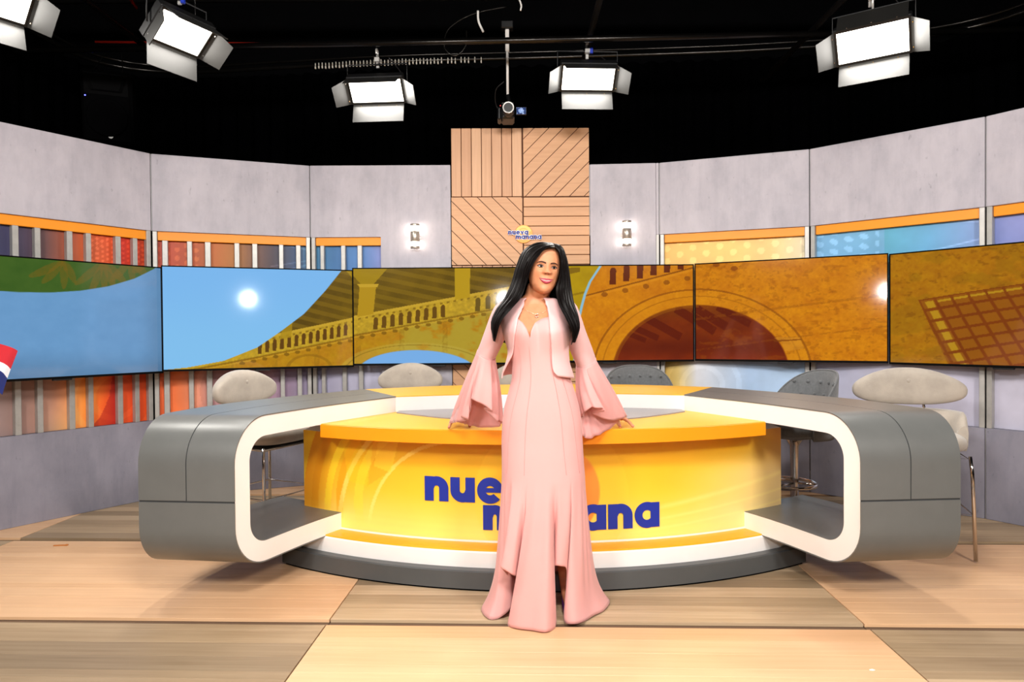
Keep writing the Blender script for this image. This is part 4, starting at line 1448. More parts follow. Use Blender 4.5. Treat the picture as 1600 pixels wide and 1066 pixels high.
def beige_stool(label, loc, rz, bw=.285):
    """local: the sitter faces -Y, floor at z 0"""
    T = thing('bar_stool', label, 'stool', loc, rz, 'bar stools around the desk')
    def warp_back(x, y, z):
        y2 = y - .9 * (1 - (x * .95) ** 2) * -1 - 1.0          # bowed around the sitter
        s = 1 - .42 * x * x if z > 0 else .9 - .1 * x * x
        return (x * (1 - .06 * max(z, 0)), y2, z * s + (.12 * (1 - x * x) if z > 0 else 0))
    b = superblob((0, .25, .950), (bw, .062, .118), 3.0, 40, 22, None, warp_back)
    bk = b.build('backrest', 'beige_velvet', T, True)
    m = superblob((.0, .25 - .062, 1.0), (.016, .01, .016), 2, 12, 8)
    m.build('button', 'beige_velvet', bk, True)
    # low wrap around the seat
    rows = []
    for k in range(41):
        a = R(-15 + 210 * k / 40)
        rx, ry = .27, .25
        hgt = .845 - .10 * max(0, -math.sin(a)) - .02
        ends = min(1, min(k, 40 - k) / 3)
        ri = .83
        prof = [(1, .60), (1.03, .64), (1.04, .74), (1.02, hgt - .02), (.97, hgt), (.9, hgt - .015), (ri, hgt - .06), (ri, .66), (.9, .60)]
        row = []
        for (q, z) in prof:
            zz = .60 + (z - .60) * (.75 + .25 * ends)
            row.append((rx * q * math.cos(a), .02 + ry * q * math.sin(a), zz))
        rows.append(row)
    m = MB().grid(rows, closed_v=True)
    m.add(rows[0], [tuple(range(9))]); m.add(rows[-1], [tuple(range(9))[::-1]])
    m.build('side_wrap', 'beige_velvet', T, True)
    superblob((0, -.01, .655), (.255, .255, .062), 3, 32, 14).build('seat', 'beige_velvet', T, True)
    MB().bbox((-.2, -.19, .575), (.2, .2, .60), .01).build('seat_base', 'black_plastic', T)
    for sx in (-1, 1):
        MB().tube([(sx * .1, .235, .80), (sx * .1, .275, .86), (sx * .1, .262, .93)], .009, 8).build('back_bracket', 'chrome', T, True)
        for sy in (-1, 1):
            MB().tube([(sx * .235, sy * .230, .60), (sx * .242, sy * .24, .50), (sx * .255, sy * .255, .010)], .0105, 10).build('leg', 'chrome', T, True)
    rr = [(.215 * sx_, .215 * sy_) for sx_, sy_ in ((1, 1), (-1, 1), (-1, -1), (1, -1))]
    e = .245
    pts = []
    for (qx, qy) in ((e, e), (-e, e), (-e, -e), (e, -e)):
        pts += [(qx, qy, .27)]
    MB().tube(pts, .008, 8, closed=True).build('foot_rail', 'chrome', T, True)
    pts = [(p[0] * .93, p[1] * .93, .585) for p in pts]
    MB().tube(pts, .008, 8, closed=True).build('seat_rail', 'chrome', T, True)
    return T
def tuft_stool(label, loc, rz):
    T = thing('bar_stool', label, 'stool', loc, rz, 'bar stools around the desk')
    # shell back bowed round the seat
    rows = []
    for k in range(37):
        a = R(-8 + 196 * k / 36)
        side = abs(k - 18) / 18
        hgt = 1.055 - .30 * side ** 2.6
        row = []
        for (q, z) in [(1, .62), (1.05, .70), (1.10, .85), (1.13, hgt - .012), (1.10, hgt), (1.05, hgt - .012), (.97, .85), (.90, .72), (.84, .65)]:
            row.append((.245 * q * math.cos(a), .235 * q * math.sin(a), min(z, hgt)))
        rows.append(row)
    m = MB().grid(rows, closed_v=True)
    m.add(rows[0], [tuple(range(9))]); m.add(rows[-1], [tuple(range(9))[::-1]])
    bk = m.build('backrest', 'grey_tweed', T, True)
    for (zz, ks) in ((.975, (9, 13, 16.5, 20, 24, 28)), (.89, (11, 15, 18.5, 22, 26))):
        for kk in ks:
            a = R(-8 + 196 * kk / 36)
            q = 1.01 if zz > .9 else .985
            superblob((.245 * q * math.cos(a), .235 * q * math.sin(a), zz), (.011, .011, .011), 2, 10, 6).build('button', 'grey_tweed', bk, True)
    edge = [(r[4][0], r[4][1], r[4][2] + .002) for r in rows]
    MB().tube(edge, .006, 8).build('piping', 'grey_tweed', bk, True)
    superblob((0, -.02, .675), (.235, .24, .05), 3, 30, 12).build('seat', 'grey_tweed', T, True)
    superblob((0, 0, .645), (.2, .2, .03), 3, 30, 10).build('seat_base', 'grey_tweed', T, True)
    MB().lathe([(.055, .60), (.03, .56), (.026, .40), (.026, .12), (.034, .10)], 20).build('column', 'chrome', T, True, 40)
    MB().tube([(.17 * math.cos(a), .17 * math.sin(a) - .04, .31) for a in np.linspace(0, 2 * math.pi, 33)[:-1]], .011, 10, closed=True).build('foot_ring', 'chrome', T, True)
    for a in (R(60), R(180), R(300)):
        MB().tube([(.024 * math.cos(a), .024 * math.sin(a), .31), (.165 * math.cos(a), .165 * math.sin(a) - .04, .31)], .008, 8).build('ring_spoke', 'chrome', T, True)
    for k in range(4):
        a = R(20 + 90 * k)
        pts = spline([(.02 * math.cos(a), .02 * math.sin(a), .13), (.12 * math.cos(a), .12 * math.sin(a), .12), (.22 * math.cos(a), .22 * math.sin(a), .075), (.275 * math.cos(a), .275 * math.sin(a), .014)], 6)
        MB().tube(pts, .012, 10).build('base_leg', 'chrome', T, True)
    return T
beige_stool('beige velvet bar stool with chrome legs seen through the left loop of the desk', (-1.68, 4.62, 0), R(62), .26)
beige_stool('beige velvet bar stool standing under the screen with the small blue arch', (-.82, 5.40, 0), R(6), .265)
beige_stool('beige velvet bar stool mostly hidden behind the woman', (.10, 5.50, 0), R(0))
tuft_stool('dark grey tufted bar stool just right of the woman', (.97, 5.17, 0), R(-3))
tuft_stool('dark grey tufted swivel stool seen through the right loop of the desk', (1.88, 4.52, 0), R(-78))
beige_stool('large beige velvet bar stool beyond the right wing of the desk', (2.47, 4.16, 0), R(-20), .325)

# folded teal cloth on the left stool
m = superblob((0, 0, 0), (.13, .10, .012), 3, 20, 8, None, lambda x, y, z: (x, y, z + .35 * math.sin(x * 7) * math.cos(y * 5)))
o = m.build('folded_cloth', 'teal_cloth', None, True)
o.location = (-1.60, 4.56, .728)
o.rotation_euler = (0, 0, R(40))
tag(o, 'folded teal cloth lying on the left beige stool', 'cloth')

# ================================================================== flag at the left edge
T = thing('flag', 'small red, white and blue flag on a thin pole at the left edge', 'flag', (-2.60, 3.20, 0))
fx, fy = -2.60, 3.20
buildw(MB().tube([(fx, fy, .02), (fx, fy, 1.40)], .008, 10), 'pole', 'white_paint', T, True)
buildw(MB().lathe([(.001, 1.42), (.014, 1.41), (.014, 1.39), (.004, 1.38)], 12, Matrix.Translation((fx, fy, 0))), 'finial', 'brass_steel', T, True)
buildw(MB().lathe([(.12, 0), (.12, .012), (.02, .03), (.012, .05)], 24, Matrix.Translation((fx, fy, 0))), 'base', 'black_metal', T, True, 40)
def flag_part(name, mat, a0, a1, b0, b1):
    rows = []
    for a in np.linspace(a0, a1, 12):
        row = []
        for b in np.linspace(b0, b1, 8):
            x = fx + .262 * a
            z = 1.375 - .185 * b - .115 * a - .02 * a * b
            y = fy + .02 * math.sin(a * 9 + b * 2) - .0
            row.append((x - .055 * b * a, y, z))
        rows.append(row)
    m = MB().grid(rows)
    m.add([(p[0], p[1] + .0015, p[2]) for r in rows for p in r], [])
    return m
for nm, mat, r in (('blue_field', 'blue_cloth', (0, .42, 0, .4)), ('red_field', 'red_cloth', (.58, 1, 0, .42)), ('white_bar', 'white_cloth', (.42, .58, 0, 1)),
                   ('white_bar', 'white_cloth', (0, .42, .4, .6)), ('white_bar', 'white_cloth', (.58, 1, .42, .62)), ('red_field', 'red_cloth', (0, .42, .6, 1)), ('blue_field', 'blue_cloth', (.58, 1, .62, 1))):
    buildw(flag_part(nm, mat, *r), nm, mat, T, True)

# ================================================================== scraps on the floor
ch = MB().bbox((-.042, -.006, 0), (.036, .006, .006), .002)
ch.bbox((.03, -.01, .001), (.046, .006, .008), .002)
o = ch.build('wood_splinter', 'chip_wood')
o.location = (-2.87, 4.28, .0)
o.rotation_euler = (0, 0, R(6))
tag(o, 'small orange-brown wood splinter lying on the left floor panel', 'splinter')
m = MB().add([(-.012, -.004, .001), (.0, -.008, .0015), (.013, -.002, .001), (.004, .005, .003), (-.008, .006, .001), (0, 0, .005)], [(0, 1, 5), (1, 2, 5), (2, 3, 5), (3, 4, 5), (4, 0, 5), (4, 3, 2, 1, 0)])
o = m.build('paper_scrap', 'paper_white')
o.location = (1.395, 2.63, .0)
tag(o, 'tiny white paper scrap on the front light floor panel', 'scrap')
# ================================================================== the woman leaning on the desk
def at(px, py, Y):
    """point of the place seen at picture position (px, py) at the distance Y"""
    p, r, f = R(.74), R(-.45), 1060.
    x, y = px - 800, py - 533
    xr, yr = x * math.cos(r) + y * math.sin(r), -x * math.sin(r) + y * math.cos(r)
    d = np.array([xr / f, math.cos(p) - yr / f * math.sin(p), -math.sin(p) - yr / f * math.cos(p)])
    return np.array([0, 0, 1.33]) + d * Y / d[1]

def skin_mat():
    t = NT('skin')
    v = t.coords()
    n = t.noise(v, 30, 4)
    col = t.ramp(n, [(.3, L4((190, 124, 88))), (.7, L4((202, 136, 98)))])
    t.l(col, t.b.inputs['Base Color'])
    t.set(Roughness=.52, Specular_IOR_Level=.3)
    t.b.inputs['Subsurface Weight'].default_value = .12
    t.b.inputs['Subsurface Radius'].default_value = (.012, .005, .003)
    MAT['skin'] = t.m
skin_mat()
def cloth_mat(key, rgb):
    t = NT(key)
    v = t.coords()
    n = t.noise(v, 3, 3)
    c = np.array(lin(rgb))
    col = t.ramp(n, [(.3, (*(c * .97), 1)), (.7, (*np.minimum(c * 1.03, 1), 1))])
    t.l(col, t.b.inputs['Base Color'])
    t.set(Roughness=.75, Sheen_Weight=.25, Sheen_Roughness=.4)
    wv = t.noise(t.coords((1.6, 1.6, .8)), 7, 3, .5)
    t.bump(wv, .22, .012)
    tr = t.n('ShaderNodeBsdfTranslucent')
    t.l(col, tr.inputs[0])
    mx = t.n('ShaderNodeMixShader')
    mx.inputs[0].default_value = .22
    t.l(t.b.outputs[0], mx.inputs[1])
    t.l(tr.outputs[0], mx.inputs[2])
    t.l(mx.outputs[0], t.t.nodes['Material Output'].inputs['Surface'])
    MAT[key] = t.m
cloth_mat('pink_gown', (237, 177, 173))
cloth_mat('pink_jacket', (240, 194, 192))
plain('seam_pink', (218, 154, 149), .8)
def hair_mat():
    t = NT('hair')
    v = t.coords((60, 60, 3))
    n = t.noise(v, 4, 4)
    col = t.ramp(n, [(.3, L4((7, 5, 5))), (.7, L4((17, 11, 10)))])
    t.l(col, t.b.inputs['Base Color'])
    t.set(Roughness=.42, Specular_IOR_Level=.09)
    t.bump(n, .10, .002)
    MAT['hair'] = t.m
hair_mat()
plain('lip_pink', (172, 54, 74), .5)
plain('lip_line', (110, 30, 44), .5)
plain('teeth', (192, 166, 160), .5)
plain('eye_white', (176, 164, 158), .6, Specular_IOR_Level=.1)
plain('iris_dark', (28, 16, 12), .5, Specular_IOR_Level=.1)
plain('lash', (14, 10, 9), .5)
plain('brow', (66, 42, 32), .8)
plain('nail', (214, 132, 124), .25)
plain('shoe_purple', (74, 30, 84), .45)
plain('gold', (232, 208, 186), .25, .9)

# ---- torso cross-sections: z, xc, yc, half width, front depth, back depth
TOR = np.array([
    (.55, .150, 3.25, .190, .150, .160), (.62, .146, 3.25, .190, .145, .160), (.70, .143, 3.25, .187, .135, .158), (.81, .140, 3.25, .185, .125, .152),
    (.90, .140, 3.25, .182, .120, .148), (.97, .140, 3.25, .172, .116, .138), (1.05, .140, 3.245, .150, .106, .112), (1.11, .137, 3.24, .132, .100, .098),
    (1.18, .130, 3.235, .122, .098, .094), (1.26, .123, 3.235, .132, .104, .098), (1.33, .118, 3.235, .148, .106, .103),
    (1.40, .115, 3.24, .158, .092, .098), (1.44, .114, 3.245, .156, .074, .088), (1.465, .114, 3.25, .128, .062, .076),
    (1.487, .114, 3.252, .084, .056, .064), (1.507, .116, 3.25, .057, .051, .056), (1.56, .126, 3.24, .052, .050, .052)])
def torso(phi, z, off=0.):
    """phi 0 = towards the camera, positive to the right of the picture"""
    xc, yc, a, bf, bb = [np.interp(z, TOR[:, 0], TOR[:, k]) for k in range(1, 6)]
    s, c = math.sin(phi), math.cos(phi)
    p = 2 / 2.35
    sx = math.copysign(abs(s) ** p, s)
    cy = math.copysign(abs(c) ** p, c)
    dx = (a + off) * sx
    b = (bf if c > 0 else bb) + off
    dy = b * cy
    if c > 0:
        dy += .040 * math.exp(-((abs(dx) - .068) ** 2) / (2 * .044 ** 2) - (z - 1.335) ** 2 / (2 * (.060 if z < 1.335 else .042) ** 2)) * min(1, c * 2)
    return np.array([xc + dx, yc - dy, z])

body = MB()
zs = np.linspace(.60, 1.56, 60)
rows = [[torso(2 * math.pi * k / 56, z, -.004) for k in range(56)] for z in zs]
body.grid(rows, closed_v=True)
body.add(rows[0], [tuple(range(56))[::-1]])
body.add(rows[-1], [tuple(range(56))])

# ---- head
HC = at(850, 419.5, 3.205)
HR = Matrix.Rotation(R(9), 3, 'Z') @ Matrix.Rotation(R(7), 3, 'Y') @ Matrix.Rotation(R(2), 3, 'X')
HEAD = np.array([  # z, half width, front, back
    (-.120, .008, .062, -.045), (-.117, .022, .074, -.036), (-.110, .036, .0815, -.022), (-.098, .0475, .0845, -.002), (-.080, .0585, .0845, .020), (-.055, .0660, .0835, .045),
    (-.025, .0712, .0830, .070), (.010, .0728, .0835, .088), (.040, .0712, .0845, .095), (.070, .0665, .0790, .093), (.090, .0580, .0680, .082),
    (.105, .0430, .0500, .062), (.114, .0240, .0280, .036), (.117, .004, .004, .006)])
def face_base(x, z):
    hw = np.interp(z, HEAD[:, 0], HEAD[:, 1]); fr = np.interp(z, HEAD[:, 0], HEAD[:, 2])
    t = np.clip(1 - np.abs(x / hw) ** 2.25, 0, 1)
    return fr * t ** (1 / 2.25)
def gs(v, s):
    return np.exp(-v * v / (2 * s * s))
def feature(x, z):
    ax = np.abs(x)
    d = 0.
    zn = np.clip((.034 - z) / .058, 0, 1)                              # bridge to tip
    d += (.003 + .0185 * zn ** 1.5) * gs(x, .0075 + .0060 * zn) * sstep(.040, .018, z) * sstep(-.0345, -.0245, z)
    d += .0080 * gs(ax - .0140, .0056) * gs(z + .0265, .0060)          # wings of the nose
    d -= .0075 * gs(ax - .030, .0135) * gs(z - .003, .0095)            # eye sockets
    d += .0030 * gs(ax - .030, .016) * gs(z - .022, .007)              # brow
    d += .0070 * gs(ax - .041, .015) * gs(z + .026, .016)              # smiling cheeks
    d -= .0030 * gs(ax - .043, .006) * gs(z + .052, .012)              # creases beside the mouth
    d += .0050 * gs(x, .022) * gs(z + .056, .013)                      # mouth bulge
    d -= .0030 * gs(x, .020) * gs(z + .081, .006)
    d += .0045 * gs(x, .016) * gs(z + .104, .010)                      # chin
    return d
def head_pt(x, f, z):
    return HC + np.array(HR @ Vector((float(x), float(-f), float(z))))
def face_pt(x, z, off=0.):
    return head_pt(x, float(face_base(x, z) + feature(x, z)) + off, z)
nz, nk = 110, 96
rows = []
for i in range(nz):
    t = i / (nz - 1)
    z = -.120 + .237 * (t - .06 * math.sin(2 * math.pi * t))
    hw, fr, bk = [np.interp(z, HEAD[:, 0], HEAD[:, k]) for k in (1, 2, 3)]
    row = []
    for k in range(nk):
        a = 2 * math.pi * k / nk
        s, c = math.sin(a), math.cos(a)
        p = 2 / 2.25
        x = hw * math.copysign(abs(s) ** p, s)
        if c >= 0:
            f = fr * abs(c) ** p + float(feature(x, z)) * min(1, c * 2.2)
        else:
            f = -(bk) * abs(c) ** p if bk > 0 else -bk * 1.0 * (1 - abs(c) ** p) * 0 + (-bk) * abs(c) ** p
        row.append(head_pt(x, f, z))
    rows.append(row)
body.grid(rows, closed_v=True)
body.add(rows[0], [tuple(range(nk))[::-1]])
body.add(rows[-1], [tuple(range(nk))])
# neck into the skull
body.tube([(.114, 3.262, 1.45), (.122, 3.255, 1.50), tuple(head_pt(0, -.012, -.09)), tuple(head_pt(0, -.015, -.03))], [.060, .0525, .051, .052], 28)

# ---- arms and hands
def limb(pts, rad, n=20, sub=6):
    P = spline(pts, sub)
    rr = np.interp(np.linspace(0, len(pts) - 1, len(P)), range(len(pts)), rad)
    P = [P[0] - (P[1] - P[0]) / np.linalg.norm(P[1] - P[0]) * rr[0] * .5] + list(P) + [P[-1] + (P[-1] - P[-2]) / np.linalg.norm(P[-1] - P[-2]) * rr[-1] * .6]
    rr = [rr[0] * .6] + list(rr) + [rr[-1] * .55]
    body.tube(P, rr, n)
SL, EL, WL = np.array((-.028, 3.262, 1.418)), at(762, 556, 3.36), at(721, 641, 3.492)
SR, ER, WR = np.array((.258, 3.262, 1.418)), at(913, 563, 3.37), at(957, 640, 3.515)
limb([SL + np.array((.05, 0, .015)), SL, (SL + EL) / 2, EL, (EL + WL) / 2, WL], [.050, .050, .043, .036, .032, .0235])
limb([SR + np.array((-.05, 0, .015)), SR, (SR + ER) / 2, ER, (ER + WR) / 2, WR], [.050, .050, .043, .036, .032, .0235])
NAILS = []
def hand(W, side, tips, knuck, thumb):
    """W wrist, knuckle points and finger tips given as points on the worktop"""
    W = np.array(W)
    for k, (kn, tp) in enumerate(zip(knuck, tips)):
        kn, tp = np.array(kn), np.array(tp)
        body.tube([W, (W + kn) / 2 + np.array((0, 0, .003)), kn], [.019, .0145, .0105], 12)
        mid = kn * .45 + tp * .55 + np.array((0, 0, .0105))
        P = spline([kn, kn * .72 + tp * .28 + np.array((0, 0, .008)), mid, tp], 5)
        body.tube([kn - (P[1] - kn) * .4] + list(P) + [tp + (tp - P[-2]) * .35], [.008] + list(np.linspace(.0098, .0078, len(P))) + [.0045], 12)
        NAILS.append((tp, tp - P[-2]))
    th0, th1, th2 = [np.array(q) for q in thumb]
    P = spline([W * .45 + th0 * .55, th0, th1, th2], 5)
    body.tube(list(P) + [th2 + (th2 - P[-2]) * .3], list(np.linspace(.015, .0088, len(P))) + [.005], 12)
    NAILS.append((th2, th2 - P[-2]))
ZS = .8265
def onw(px, py, z):
    """point at height z seen at a picture position"""
    a, b = at(px, py, 1.), at(px, py, 2.)
    t = (z - a[2]) / (b[2] - a[2])
    return a + (b - a) * t
# hand on the left: fingers spread to the left over the edge, thumb forward
kl = [onw(709, 655, ZS + .036), onw(712, 652, ZS + .042), onw(718, 650, ZS + .042), onw(725, 650, ZS + .036)]
tl = [onw(701.5, 668.5, ZS + .0085), onw(704, 663, ZS + .0085), onw(709, 659, ZS + .0085), onw(717, 656, ZS + .0085)]
hand(WL, -1, tl, kl, (onw(727, 656, ZS + .035), onw(733, 660, ZS + .022), onw(734, 666, ZS + .010)))
kr = [onw(971, 654, ZS + .038), onw(967, 652, ZS + .042), onw(962, 651, ZS + .042), onw(956, 651, ZS + .036)]
tr = [onw(989, 666.5, ZS + .0085), onw(985, 661, ZS + .0085), onw(979, 658, ZS + .0085), onw(971, 656, ZS + .0085)]
hand(WR, 1, tr, kr, (onw(963, 656, ZS + .035), onw(966, 661, ZS + .022), onw(969, 667, ZS + .010)))
# ---- legs (inside the gown)
for sx in (-1, 1):
    hip = np.array((.14 + sx * .085, 3.26, .80))
    kn = np.array((.155 + sx * .075, 3.20, .50))
    an = np.array((.165 + sx * .085, 3.285, .135))
    limb([hip, (hip + kn) / 2, kn, kn * .55 + an * .45 + np.array((0, .012, 0)), an], [.085, .070, .050, .046, .031], 20)
    body.tube([an, an + np.array((sx * .006, -.06, -.055)), an + np.array((sx * .012, -.135, -.105))], [.031, .030, .020], 16)

raw = mesh_obj('person_raw', body.v, body.f, None)
md = raw.modifiers.new('voxel', 'REMESH')
md.mode = 'VOXEL'
md.voxel_size = .0028
md.use_smooth_shade = True
sm = raw.modifiers.new('smooth', 'SMOOTH')
sm.factor, sm.iterations = .5, 3
dg = bpy.context.evaluated_depsgraph_get()
dg.update()
me = bpy.data.meshes.new_from_object(raw.evaluated_get(dg))
me.name = 'person'
bpy.data.objects.remove(raw, do_unlink=True)
PB = Vector((.15, 3.22, 0))
me.transform(Matrix.Translation(-PB))
me.materials.clear()
me.materials.append(MAT['skin'])
me.polygons.foreach_set('use_smooth', [True] * len(me.polygons))
person = bpy.data.objects.new('person', me)
COL.objects.link(person)
person.location = PB
tag(person, 'smiling woman in a pink gown and bell-sleeved jacket leaning back on the desk', 'person')

# ---- face details
def patch(name, mat, outline_top, outline_bot, off, parent=None, thick=.0016, n=16):
    """thin shape lying on the face between two edge lines given as (x, z) lists"""
    A, B = spline(outline_top, n), spline(outline_bot, n)
    rows = []
    for a, b in zip(A, B):
        row = [face_pt(*(a * (1 - t) + b * t), off + thick * math.sin(math.pi * min(max(t, 0), 1)) * .8) for t in np.linspace(0, 1, 7)]
        rows.append(row)
    m = MB().grid(rows)
    return buildw(m, name, mat, parent or person, True)
E_OFF = .0021
for sx in (-1, 1):
    X = lambda pts, dz=-.0085: [(sx * x, z + dz) for x, z in pts]
    eye = patch('eye', 'eye_white', X([(.0175, .0092), (.024, .0128), (.031, .0140), (.038, .0130), (.0440, .0108)]), X([(.0175, .0088), (.024, .0074), (.031, .0070), (.038, .0084), (.0440, .0104)]), E_OFF, None, .0012)
    rows = []
    for r_ in (.0001, .0028, .0054):
        rows.append([face_pt(sx * .0305 + .0012 + r_ * math.cos(a), .0021 + min(max(r_ * math.sin(a), -.0034), .0034), E_OFF + .0052 - r_ * .1) for a in np.linspace(0, 2 * math.pi, 17)[:-1]])
    buildw(MB().grid(rows, closed_v=True), 'iris', 'iris_dark', eye, True)
    patch('upper_lashes', 'lash', X([(.0165, .0100), (.024, .0158), (.031, .0184), (.0385, .0174), (.0490, .0136)]), X([(.0170, .0092), (.024, .0126), (.031, .0138), (.038, .0128), (.0450, .0102)]), E_OFF + .0012, eye, .0022)
    patch('lower_lashes', 'lash', X([(.022, .0074), (.031, .0064), (.038, .0080), (.0445, .0104)]), X([(.022, .0064), (.031, .0048), (.038, .0062), (.0450, .0092)]), E_OFF + .0008, eye, .0012)
    patch('eyelid_crease', 'brow', X([(.018, .0150), (.026, .0212), (.034, .0216), (.044, .0160)]), X([(.018, .0144), (.026, .0204), (.034, .0208), (.044, .0153)]), E_OFF, eye, .0008)
    patch('eyebrow', 'brow', X([(.0105, .0338), (.020, .0368), (.032, .0382), (.0425, .0348), (.0500, .0290)], -.0125), X([(.0110, .0278), (.020, .0306), (.032, .0326), (.0425, .0310), (.0500, .0280)], -.0125), .0020, None, .0018)
# mouth: open smile
up = [(-0.0336, -0.0513), (-0.0202, -0.0525), (-0.0067, -0.0513), (0.0000, -0.0525), (0.0067, -0.0513), (0.0202, -0.0525), (0.0336, -0.0513)]
um = [(-0.0336, -0.0519), (-0.0202, -0.0573), (-0.0067, -0.0593), (0.0000, -0.0599), (0.0067, -0.0593), (0.0202, -0.0573), (0.0336, -0.0519)]
lm = [(-0.0325, -0.0525), (-0.0202, -0.0605), (-0.0067, -0.0641), (0.0000, -0.0647), (0.0067, -0.0641), (0.0202, -0.0605), (0.0325, -0.0525)]
lo = [(-0.0319, -0.0533), (-0.0202, -0.0670), (-0.0067, -0.0745), (0.0000, -0.0755), (0.0067, -0.0745), (0.0202, -0.0670), (0.0319, -0.0533)]
patch('teeth', 'teeth', um, lm, .0020, None, .0006)
patch('upper_lip', 'lip_pink', up, um, .0024, None, .0030)
patch('lower_lip', 'lip_pink', lm, lo, .0024, None, .0042)
for sx in (-1, 1):
    rows = [[face_pt(sx * .0068 + r_ * 1.5 * math.cos(a), -.0318 + r_ * math.sin(a), .0012) for a in np.linspace(0, 2 * math.pi, 11)[:-1]] for r_ in (.0001, .0021)]
    buildw(MB().grid(rows, closed_v=True), 'nostril', 'lip_line', person, True)
# nails
for tp, d in NAILS:
    d = Vector(d).normalized()
    q = Vector(tp) + d * .004 + Vector((0, 0, .0062))
    a = d.to_track_quat('X', 'Z').to_matrix().to_4x4()
    buildw(superblob((0, 0, 0), (.0068, .0048, .0016), 2.4, 12, 6, Matrix.Translation(q) @ a), 'fingernail', 'nail', person, True)

# ---- gown
def z_of(py, Y=3.15):
    return float(at(830, py, Y)[2])
COLS = [  # degrees round the body, hem (picture x, y, distance)
    (-95, 752, 955, 3.24), (-76, 762, 971, 3.125), (-66, 778, 971, 3.12), (-56, 800, 949, 3.15), (-50, 807, 922, 3.24), (-46, 785, 890, 3.10), (-40, 783, 888, 3.06), (-30, 800, 898, 3.05), (-23, 812, 908, 3.13),
    (-20, 806, 950, 3.08), (-18, 793, 976, 3.06), (-13, 806, 985.5, 3.015), (-7, 829, 990, 2.995), (1, 854, 993.5, 2.975), (6, 869, 978, 3.045), (9, 866, 940, 3.13), (12, 861, 892, 3.16), (17, 866, 885, 3.09), (24, 876, 885, 3.075), (32, 886, 891, 3.10),
    (35, 884, 930, 3.16), (38, 881, 970, 3.085), (47, 897, 977, 3.055), (58, 914, 971, 3.085), (70, 928, 962, 3.14), (82, 944, 954, 3.20), (93, 953, 940, 3.30), (108, 944, 934, 3.37), (135, 915, 925, 3.42), (160, 880, 918, 3.46), (180, 850, 917, 3.47), (205, 810, 919, 3.45), (235, 770, 930, 3.37)]
n_c = len(COLS)
SUB = 8
ext = COLS[-3:] + COLS + COLS[:3]
angs = [c[0] - 360 for c in COLS[-3:]] + [c[0] for c in COLS] + [c[0] + 360 for c in COLS[:3]]
hem = [at(c[1], c[2], c[3]) for c in ext]
for h_ in hem:
    h_[2] = max(h_[2], .006)
sp = spline([(a / 57.29578, *h_) for a, h_ in zip(angs, hem)], SUB)
sp = sp[3 * SUB:(3 + n_c) * SUB]
phis, HEM = sp[:, 0], sp[:, 1:]
NECK = np.array([(775, 1.40), (790, 1.400), (800, 1.398), (806, 1.396), (812, 1.390), (818, 1.374), (823, 1.345), (826.5, 1.300), (830, 1.340), (836, 1.372), (845, 1.390), (852, 1.397), (858, 1.400), (870, 1.402), (895, 1.40)])
def ztop(phi):
    if math.cos(phi) < .1:
        return 1.36
    x = torso(phi, 1.37)[0]
    px = 800 + x / 3.12 * 1060
    return float(np.interp(px, NECK[:, 0], NECK[:, 1]))
Z0 = .64
rows = []
for phi, hm in zip(phis, HEM):
    zt = ztop(phi)
    row = []
    for t in np.linspace(0, 1, 46):
        z = zt + (Z0 - zt) * t
        row.append(torso(phi, z, .006 + .004 * t))
    ring = torso(phi, Z0, .010)
    dn = torso(phi, Z0 - .05, .010) - ring
    for t in np.linspace(0, 1, 44)[1:]:
        sd_ = sstep(.62, .92, abs(math.sin(phi)))
        g = t ** 1.25 * (1 - .52 * sd_) + .52 * sd_ * t ** 7
        p = ring + (hm - ring) * np.array([g, g, t])
        rp = .0035 * math.sin(math.pi * min(t * 1.15, 1)) * math.sin(23 * phi + 2 * math.sin(5 * phi))
        p = p + np.array([rp * math.sin(phi), -.012 * math.sin(math.pi * t) * max(math.cos(phi), 0) - rp * math.cos(phi), 0])
        row.append(p)
    rows.append(row)
gm = MB().grid(rows, closed_u=True)
gown = buildw(gm, 'gown', 'pink_gown', person, True)
s_ = gown.modifiers.new('thickness', 'SOLIDIFY'); s_.thickness = .0025; s_.offset = 1

for ph in (-58, -24, 27, 54):
    pts = [torso(R(ph * (.62 + .38 * t)), 1.27 - .60 * t, .0095 + .002 * t) for t in np.linspace(0, 1, 26)]
    buildw(MB().tube(pts, .0007, 5), 'seam', 'seam_pink', gown, True)

# ---- jacket
JL = np.array([(1.492, 823), (1.478, 819), (1.462, 819.5), (1.445, 817), (1.40, 809.5), (1.31, 803), (1.19, 799), (1.15, 796.5), (1.128, 792)])[::-1]
JR = np.array([(1.492, 850), (1.478, 853), (1.462, 853.5), (1.445, 856), (1.40, 858), (1.31, 860.5), (1.19, 864), (1.15, 867), (1.128, 874)])[::-1]
def jphi(z, px, sgn):
    """angle round the torso where the front edge lies at picture x = px"""
    best = min(np.linspace(0, 1.5, 151), key=lambda a: abs(800 + torso(sgn * a, z, .018)[0] / (torso(sgn * a, z, .018)[1]) * 1060 - px))
    return sgn * best
zs = np.concatenate([np.linspace(1.130, 1.44, 34), np.linspace(1.448, 1.490, 8)])
rows = []
NJ = 90
for z in zs:
    a = jphi(z, np.interp(z, JL[:, 0], JL[:, 1]), -1)
    b = jphi(z, np.interp(z, JR[:, 0], JR[:, 1]), 1)
    row = []
    for k in range(NJ):
        u = k / (NJ - 1)
        phi = b + (2 * math.pi + a - b) * u
        lowf = sstep(1.25, 1.13, z)
        off = .016 + .004 * lowf * abs(math.sin(phi)) + .006 * lowf
        zz = z - .020 * sstep(1.2, 1.13, z) * (abs(math.sin(phi)) ** 2) * (1 if math.cos(phi) > 0 else .5)
        off += .016 * lowf * abs(math.sin(phi))
        row.append(torso(phi, max(zz, .9), off) + np.array((-.015 * lowf, 0, 0)))
    rows.append(row)
jk = MB().grid(rows)
